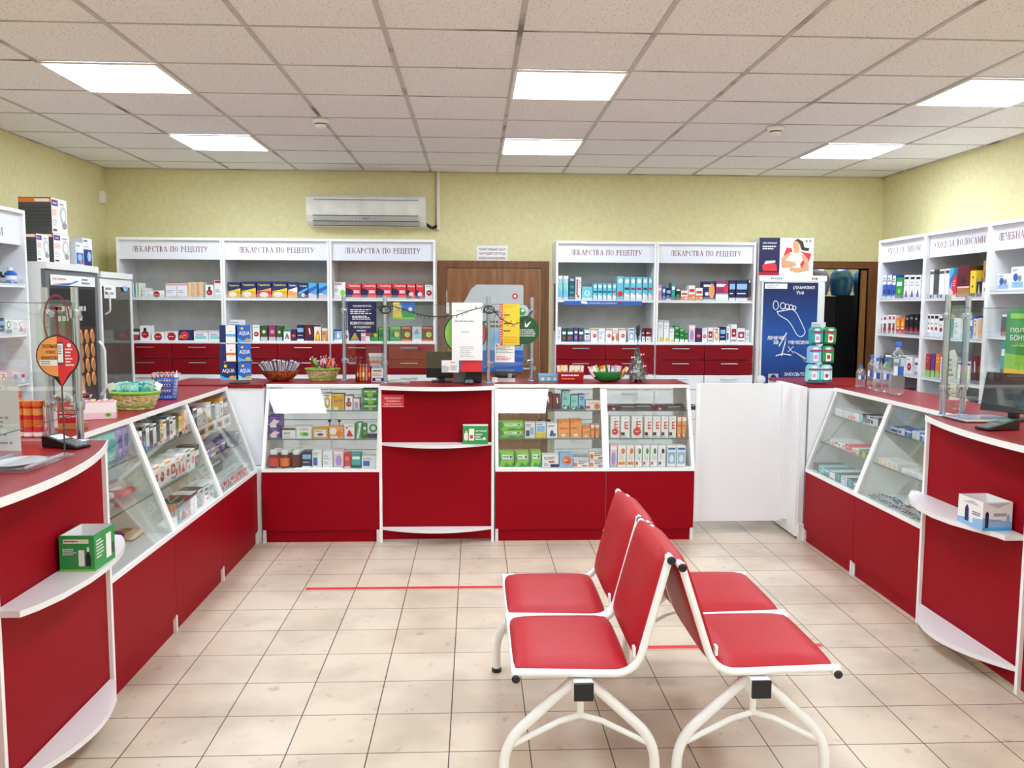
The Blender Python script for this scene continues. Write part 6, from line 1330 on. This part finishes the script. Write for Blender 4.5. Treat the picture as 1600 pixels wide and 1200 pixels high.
shelf_carton('small green carton on the white shelf of the middle desk', (P(743, 689, 'y', 5.5).x, 5.475, .6755), 0, .165, .075, .12, 'green', 'r .05 .25 .2 .6 white;p .08 .2 .18 .2 .18 .55 .15 .75 .11 .75 .08 .55 cream;r .24 .2 .45 .85 white;r .28 .3 .4 .5 bred;T .5 .66 .95 .78 white ОФТАЛЬМО;l .5 .2 .8 .6 3 white;d .85 .3 .06 white', 'l .1 .3 .9 .8 4 white', open_=False)
bl = 'p 0 0 1 0 1 .3 0 .45 lblue;r 0 0 1 .12 skyblue;p .08 .1 .2 .1 .2 .6 .14 .7 .08 .6 navy;T .35 .5 .8 .62 purple АКВАМАРИС;l .3 .3 .7 .42 1 lpurple;p .1 .95 .5 .8 .9 .98 lgrey;p .8 .12 .92 .12 .9 .5 .85 .6 .8 .5 lblue'
shelf_carton('open pale blue and white carton on the shelf of the right desk', (2.163, 3.335, .6605), .03, .128, .17, .12, 'white', bl, 'p 0 0 1 0 1 .4 0 .2 lblue;p .3 .15 .45 .15 .45 .6 .38 .75 .3 .6 navy;p .5 .15 .62 .15 .6 .5 .5 .5 white;l .6 .45 .95 .6 2 purple;p .2 .8 .6 .95 .9 .82 lgrey')
t, w_, h_ = sheet_sign('desk_sign', 'small red sign with white lettering on the middle desk front', 597, 617, 631, 636, CY-.003, 'bred', 'r .02 .02 .98 .06 lpink', texts=[(.12,.66,.88,.8,'white','КАССА НЕ РАБОТАЕТ'),(.2,.42,.8,.56,'white','ПОДОЙДИТЕ'),(.1,.18,.9,.32,'white','К ДРУГОЙ КАССЕ')])
m = MB(); m.box(-.03, .03, -.02, .02, .0, .003, 'white'); q = P(697, 826, 'z', .106); tag(m.build('paper_slip', loc=(q.x, CY-.06, .1062)), 'small white paper slip lying on the lowest ledge of middle desk', 'paper')
# ---------------- poster on the door
a, b = P(716, 581, 'y', 7.80), P(818, 445, 'y', 7.80); W_, H_ = b.x-a.x, b.z-a.z
t = thing('poster', 'large grey and blue hanging poster on the wooden door', 'poster', (a.x, 7.80, a.z))
MB().prism([(.0,0),(W_,0),(W_,H_*.98),(W_*.98,H_),(W_*.28,H_),(W_*.2,H_*.95),(0,H_*.68)], 'y', 0, .004, 'lgrey').build('sheet', t)
m = MB(); art(m, 'r 0 0 1 .25 blue;p 0 .25 1 .25 1 .45 0 .5 lblue;d .87 .87 .045 bred;d .87 .87 .02 white;l .3 .66 .95 .72 1 dgrey;l .3 .5 .8 .6 2 dgrey;p .85 .3 .97 .3 .97 .42 .85 .4 red', W_, H_, o=Vector((0,-.0005,0))); m.build('print', t)
t = thing('side_leaflet', 'narrow brownish leaflet hanging on the side of the fourth unit', 'leaflet', (.712, 7.5, 1.5)); MB().box(-.004, -.001, .0, .09, -.14, .28, 'dred').build('sheet', t); m = MB(); m.lines((-.0045,.085,-.12), -Y_, Z_, 0, 0, .07, .36, 12, 'lpink', 4); m.build('print', t)
m = MB(); m.box(0, .03, -.003, 0, 0, .1, 'white'); q = P(697, 485, 'y', YB-.02); tag(m.build('door_contact', loc=(q.x, YB-.019, q.z-.03)), 'small white plastic contact on the door edge', 'door contact')

# ---------------- blue poster fridge and what stands on it
FY = 7.41; a = P(1187, 430, 'y', FY); b = P(1292, 430, 'y', FY); W_ = b.x-a.x; FH = a.z
t = thing('fridge', 'white fridge with blue foot poster beside the doorway', 'fridge', (a.x, FY, 0)); 
m = MB(); m.box(0, W_, .02, .42, .03, FH, 'plastic_white'); m.build('cabinet', t, bevel=.006)
dd = MB(); dd.box(.02, W_-.02, -.012, .0195, .12, FH-.055, 'plastic_white'); dd.build('fridge_door', t, bevel=.004)
m = MB(); m.box(0, W_, -.004, .0195, FH-.050, FH-.003, 'white'); m.build('top_panel', t)
m = MB(); m.text('POZIS', (.1,-.006,FH-.036), X_, Z_, 'dgrey', w=.1, h=.018)
for i, c_ in enumerate(('black','bred','black')): m.box(W_*.78+.018*i, W_*.78+.018*i+.01, -.008, -.0045, FH-.036, FH-.02, c_)
m.build('control_marks', t)
x0, x1, z0, z1 = .035, W_-.08, .2, FH-.062; pw, ph = x1-x0, z1-z0
po = MB().box(x0, x1, -.0155, -.0125, z0, z1, 'navy').build('blue_poster', t)
gm = principled('poster_gradient', L3('153a86'), .4); t2, n2, l2 = nt(gm); tc = n2.new('ShaderNodeTexCoord'); sp = n2.new('ShaderNodeSeparateXYZ'); rp = n2.new('ShaderNodeValToRGB'); mr = n2.new('ShaderNodeMapRange')
mr.inputs['From Min'].default_value = .8; mr.inputs['From Max'].default_value = 1.72
rp.color_ramp.elements[0].color = (*L3('12245c'), 1); rp.color_ramp.elements[1].color = (*L3('14255a'), 1); e_ = rp.color_ramp.elements.new(.55); e_.color = (*L3('1e54a6'), 1)
l2.new(tc.outputs['Object'], sp.inputs[0]); l2.new(sp.outputs['Z'], mr.inputs['Value']); l2.new(mr.outputs[0], rp.inputs[0]); l2.new(rp.outputs[0], n2['Principled BSDF'].inputs['Base Color'])
po.data.materials[0] = gm
def fp(px, py): q = P(px, py, 'y', FY-.016); return Vector((q.x-a.x, -.018, q.z))
m = MB()
foot = [(1258,524),(1253,527),(1246,522),(1241,508),(1236,500),(1225,498),(1214,489),(1215,486),(1222,484),(1236,484),(1243,487),(1250,505),(1256,518)]
m.tube(smooth_path([fp(*p_) for p_ in [(1214,486),(1216,492),(1232,501),(1239,512),(1245,524),(1252,527),(1259,520),(1253,506),(1244,488),(1238,483),(1226,485),(1214,487)]], .03, 3), .004, 'white', 6)
for cx, cy_, rx_, ry_ in ((1212,477,4,7),(1223,478,4,5),(1230,479,3.2,4),(1236,480,3,3.6),(1241,481,2.6,3)):
    m.tube([fp(cx+rx_*math.cos(2*PI*k/14), cy_+ry_*math.sin(2*PI*k/14)) for k in range(15)], .0035, 'white', 6)
m.tube([fp(1217,541),(fp(1229,520)),(fp(1227,534)),(fp(1221,556))], .005, 'white', 6); m.tube([fp(1212,556),fp(1222,553),fp(1236,555)], .005, 'white', 6)
m.tube([fp(1231,541),fp(1240,552)], .003, 'white', 6); m.tube([fp(1240,541),fp(1231,550)], .003, 'white', 6)
m.tube([fp(1240,549),fp(1258,561)], .009, 'lgrey', 8, rs=[.003,.012])
def ftext(s_, px0, py0, px1, py1): u0, u1 = fp(px0, py1), fp(px1, py0); m.text(s_, (u0.x, -.018, u0.z), X_, Z_, 'white', w=u1.x-u0.x, h=u1.z-u0.z)
ftext('(ЛАМИЗИЛ', 1239, 447, 1273, 453); ftext('Уно', 1244, 454, 1256, 460); ftext('лечение', 1199, 525, 1226, 531); ftext('за', 1208, 532, 1216, 538); ftext('нанесение', 1232, 532, 1268, 538); ftext('ЗАБУДЬТЕ', 1225, 582, 1257, 588); ftext('О ТРУДНОСТЯХ', 1225, 591, 1272, 597)
m.build('poster_print', po)
u0 = fp(1195, 451); MB().box(u0.x, u0.x+.2, -.019, -.0165, u0.z-.0, u0.z+.045, 'white').lines((u0.x+.02,-.0195,u0.z+.005), X_, Z_, 0, 0, .14, .035, 2, 'grey', 9).build('paper_label', po)
u0 = fp(1200, 598); MB().box(u0.x, u0.x+.09, -.019, -.0165, u0.z-.02, u0.z+.08, 'lgrey').disc((u0.x+.045,-.0195,u0.z+.03), X_, Z_, 0, 0, .03, .045, 'navy').build('glass_picture', po)
m = MB(); m.lathe([(.0,-.02),(.04,-.015),(.045,.0)], (0,0,0), 'plastic_white', 20, ax='y'); o_ = m.build('door_handle', t); u0 = fp(1190, 593); o_.location = (u0.x, -.0, u0.z)
B(.02, W_-.02, .04, .4, .0, .03, 'plastic_black').build('feet', t)
# carton with the massage pillow picture
a = P(1185, 430, 'y', FY+.03); b = P(1272, 372, 'y', FY+.03); W_, H_ = b.x-a.x, b.z-a.z
t = thing('product_carton', 'large carton with a reclining woman picture on top of the fridge', 'carton', (a.x, FY+.03, FH+.0005)); H_ = b.z-FH-.001
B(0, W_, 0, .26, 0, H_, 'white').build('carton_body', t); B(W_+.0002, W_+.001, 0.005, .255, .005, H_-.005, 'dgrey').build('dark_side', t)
m = MB(); art(m, 'r 0 .08 .38 1 dnavy;r 0 0 .38 .08 red;T .06 .84 .32 .88 white АПП-ПРИБОР;l .06 .68 .32 .8 2 white;p .08 .12 .34 .12 .32 .3 .2 .36 .06 .28 bred;p .1 .3 .3 .34 .3 .4 .12 .38 white;d .86 .92 .025 grey;d .93 .92 .025 grey', W_, H_, o=Vector((0,0,0)))
art(m, 'p .44 .48 .5 .75 .6 .72 .62 .5 bred;p .76 .64 .96 .58 .9 .3 .78 .2 .74 .4 bred;p .56 .62 .8 .6 .8 .4 .72 .22 .5 .3 .5 .5 offw;p .4 .46 .56 .62 .58 .56 .5 .42 .42 .36 skin;p .8 .6 .9 .44 .92 .2 .84 .14 .8 .24 .84 .34 .78 .48 skin;p .4 .34 .44 .2 .56 .22 .7 .28 .66 .36 .48 .4 skin;p .56 .14 .7 .08 .92 .14 .92 .22 .7 .2 .58 .22 skin;p .63 .6 .72 .6 .74 .78 .64 .74 skin;e .67 .83 .06 .1 skin;p .62 .92 .7 .98 .8 .9 .82 .76 .92 .72 .9 .66 .78 .68 .74 .84 .68 .92 dbrown', W_, H_, o=Vector((0,-.0030,0)))
m.build('print', t)
# ---------------- storeroom through the doorway
t = thing('dark_cabinet', 'black cabinet standing in the doorway behind the fridge', 'cabinet', (3.25, YB+.35, 0)); B(0, .85, 0, .5, .0, 1.69, 'black_void').build('carcass', t); B(.0, .30, -.012, -.001, .02, 1.67, 'plastic_black').build('cabinet_door', t); B(.305, .85, -.012, -.001, .02, 1.70, 'black_void').build('cabinet_door', t)
for i, (c_, lb) in enumerate((('bag_lilac','lilac'),('bag_blue','pale blue'),('bag_blue','bright blue'))):
    m = MB(); x = 3.42+.235*i
    prf = [(.02,0),(.085,.01),(.105,.06),(.11,.14),(.10,.22),(.06,.27),(.0,.28)]
    m.lathe([(r_*(1+.04*math.sin(k*2.3)), z) for k, (r_, z) in enumerate(prf)], (0,0,0), c_, 18, sy=1.1)
    for k in range(14):
        a_ = 2*PI*k/14; m.tube([(.03*math.cos(a_), .03*math.sin(a_), .2),(.1*math.cos(a_), .11*math.sin(a_), .12),(.098*math.cos(a_+.1), .108*math.sin(a_+.1), .05)], .004, c_, 5)
    t = tag(m.build('plastic_bag', loc=(x, YB+.48, 1.691)), f'{lb} plastic bag on top of the black cabinet', 'bag', 'plastic bags on the dark cabinet')
# ---------------- glass-door fridges on the left, facing the room
def tall_fridge(label, y0, y1, H, xf, depth, grey, header, ad):
    t = thing('glass_fridge', label, 'fridge', (xf, y0, 0), PI/2); w_ = y1-y0
    m = MB(); m.box(0, w_, .03, depth, .02, H, 'plastic_white'); m.box(-.0, w_, -.01, .03, H-.045, H, 'plastic_white'); m.build('cabinet', t)
    fm = 'plastic_grey' if grey else 'plastic_white'; f = MB(); e = .045 if grey else .03
    f.box(0, e, 0, .028, .1, H-.05, fm); f.box(w_-e, w_, 0, .028, .1, H-.05, fm); f.box(e, w_-e, 0, .028, H-.05-.06, H-.05, fm); f.box(e, w_-e, 0, .028, .1, .18, fm)
    d_ = f.build('door_frame', t); B(e, w_-e, .008, .014, .18, H-.11, 'fridge_glass' if not ad else 'dgrey').build('door_glass', d_)
    B(e+.01, w_-e-.01, .018, .026, .2, H-.13, 'dbrown').build('interior', t)
    m = MB(); m.tube(smooth_path([(w_-.02 if ad else .06,-.002,.9),(w_-.02 if ad else .06,-.04,.95),(w_-.02 if ad else .06,-.04,1.25),(w_-.02 if ad else .06,-.002,1.3)] if ad else [(.07,-.002,1.5),(.07,-.04,1.52),(.07,-.04,1.66),(.07,-.002,1.68)], .03), .011 if ad else .007, 'plastic_white', 8); m.build('door_handle', t)
    return t, w_, e
t, w_, e = tall_fridge('grey framed fridge with brown coffee advert beside the left shelf', 5.66, 6.42, 1.85, -2.79, .5, True, True, True)
m = MB(); m.box(.06, w_-.05, -.003, -.0005, 1.70, 1.77, 'white'); m.text('Ваш Здоровье', (.09,-.0035,1.732), X_, Z_, 'bred', w=.18, h=.022); m.poly((0,-.0035,0), X_, Z_, [(.06,1.705),(.34,1.72),(.44,1.74),(.44,1.73),(.3,1.703)], 'blue'); m.lines((.5,-.0035,1.71), X_, Z_, 0, 0, .14, .05, 2, 'dgrey', 4); m.build('header_strip', t)
m = MB(); W2, H2, zz0 = w_-.12, 1.48, .2
m.box(.06, .06+W2, .003, .0075, zz0, zz0+H2, 'dbrown')
art(m, 'r 0 .82 1 1 black;p .4 .0 1 .0 1 .45 .4 .42 dred;l .1 .84 .9 .93 2 lgrey;r .0 .3 .38 .68 lgrey', W2, H2, o=Vector((.06,.003,zz0)))
for r_ in range(4):
    for c_ in range(3):
        for s_ in range(2): m.disc((.06+W2*(.62+.14*c_)+.012*s_, .0005-.0005*s_, zz0+H2*(.78-.07*r_)-.02*s_), X_, Z_, 0, 0, .03, .042, 'lorange' if s_ == 0 else 'tan', 14)
art(m, 'p .48 .76 .62 .76 .66 .6 .6 .5 .5 .55 dbrown;e .58 .66 .05 .045 skin;p .54 .6 .6 .6 .78 .42 .8 .36 .72 .36 .6 .5 skin;p .42 .5 .55 .56 .68 .4 .6 .28 .42 .3 dred;e .86 .12 .12 .06 lpink;e .86 .12 .10 .05 dred', W2, H2, o=Vector((.06,.001,zz0))); m.text('№1', (.06+W2*.8,-.003,zz0+H2*.1), X_, Z_, 'lpink', w=.07, h=.05)
m.build('advert', t)
t, w_, e = tall_fridge('white framed dark glass fridge in front of the leftmost prescription unit', 6.47, 7.06, 1.82, -2.795, .48, False, False, False)
m = MB(); m.box(.06, .27, -.003, -.0005, 1.62, 1.72, 'white'); m.lines((.08,-.0035,1.64), X_, Z_, 0, 0, .16, .07, 2, 'dgrey', 4); m.build('door_label', t); MB().disc((w_-.14,-.004,1.70), X_, Z_, 0, 0, .045, .022, 'lblue').build('logo_badge', t)
B(.05, w_-.05, .0145, .0175, .21, 1.69, 'fridge_glass').build('inner_glass', t)
# cartons on top of the grey fridge
def top_carton(label, px0, px1, px2, pyt, z0, style, y0, x_right_face=-2.80, cat='carton', strips=True, h=None, dx=.2):
    pass
def dark_carton(label, lx, y, z, w, h, d, side_ops, rz=PI/2):
    """front print faces the room (+x), the plain end faces the camera"""
    t = thing('device_carton', label, 'carton', (-2.84, y, z), rz, 'device cartons on the grey fridge')
    B(0, w, 0, d, 0, h, 'white').build('carton_body', t)
    m = MB(); m.box(-.0015, -.0003, .0, d, 0, h, 'dgrey')
    o = Vector((-.0018, d, 0)); art(m, 'r 0 .86 1 .98 orange;r .5 .88 .95 .96 white;r 0 .7 1 .71 black;r 0 .6 1 .61 black;r 0 .5 1 .51 black;r 0 .4 1 .41 black;r 0 .3 1 .31 black;r 0 .2 1 .21 black', d, h, o=o, u=-Y_, nrm=Vector((-1,0,0))); m.build('dark_end', t)
    m = MB(); art(m, o=Vector((0,0,0)), ops='r .02 .78 .42 .95 purple;l .1 .82 .35 .9 1 white;l .05 .5 .45 .68 4 lorange;l .05 .2 .45 .4 3 lgrey;p .05 .06 .3 .06 .3 .12 .05 .12 dred;e .75 .55 .2 .25 lgrey;e .75 .55 .13 .17 white;e .8 .25 .15 .1 grey;l .55 .82 .95 .9 1 grey', w=w, h=h); m.build('print', t)
ZF = 1.851
dark_carton('dark and white device carton, leftmost on the grey fridge', 0, 5.665, ZF, .16, .18, .16, '')
dark_carton('lower dark device carton of the stack of two on the grey fridge', 0, 5.89, ZF, .22, .20, .20, '')
dark_carton('upper dark device carton of the stack of two on the grey fridge', 0, 5.88, ZF+.202, .215, .235, .215, '')
def plain_carton(label, y, z, w, h, d, ops, x=-2.82):
    t = thing('device_carton', label, 'carton', (x, y, z), PI/2, 'device cartons on the grey fridge'); B(0, w, 0, d, 0, h, 'offw').build('carton_body', t); B(-.0015, -.0003, 0, d, 0, h, 'lgrey').build('end_face', t); m = MB(); art(m, ops, w, h, o=Vector((0,0,0))); m.build('print', t)
plain_carton('grey upright carton with red picture behind the stacked dark ones', 6.13, ZF+.001, .12, .33, .08, 'e .35 .75 .1 .08 lgrey;e .7 .75 .1 .08 grey;e .5 .4 .12 .1 bred;p .4 .3 .6 .3 .6 .6 .5 .7 lgrey', x=-2.94)
plain_carton('smaller blue and white carton at the far end of the grey fridge', 6.14, ZF, .12, .16, .06, 'r .06 .05 .94 .55 blue;e .5 .35 .3 .15 lblue;e .6 .15 .15 .08 orange;l .1 .8 .5 .9 1 blue', x=-2.81)
plain_carton('larger blue and white carton at the far corner of the grey fridge', 6.27, ZF, .15, .20, .08, 'r .06 .02 .94 .6 navy;e .65 .35 .2 .18 lblue;l .1 .85 .5 .95 1 navy;l .1 .66 .9 .72 1 lblue')
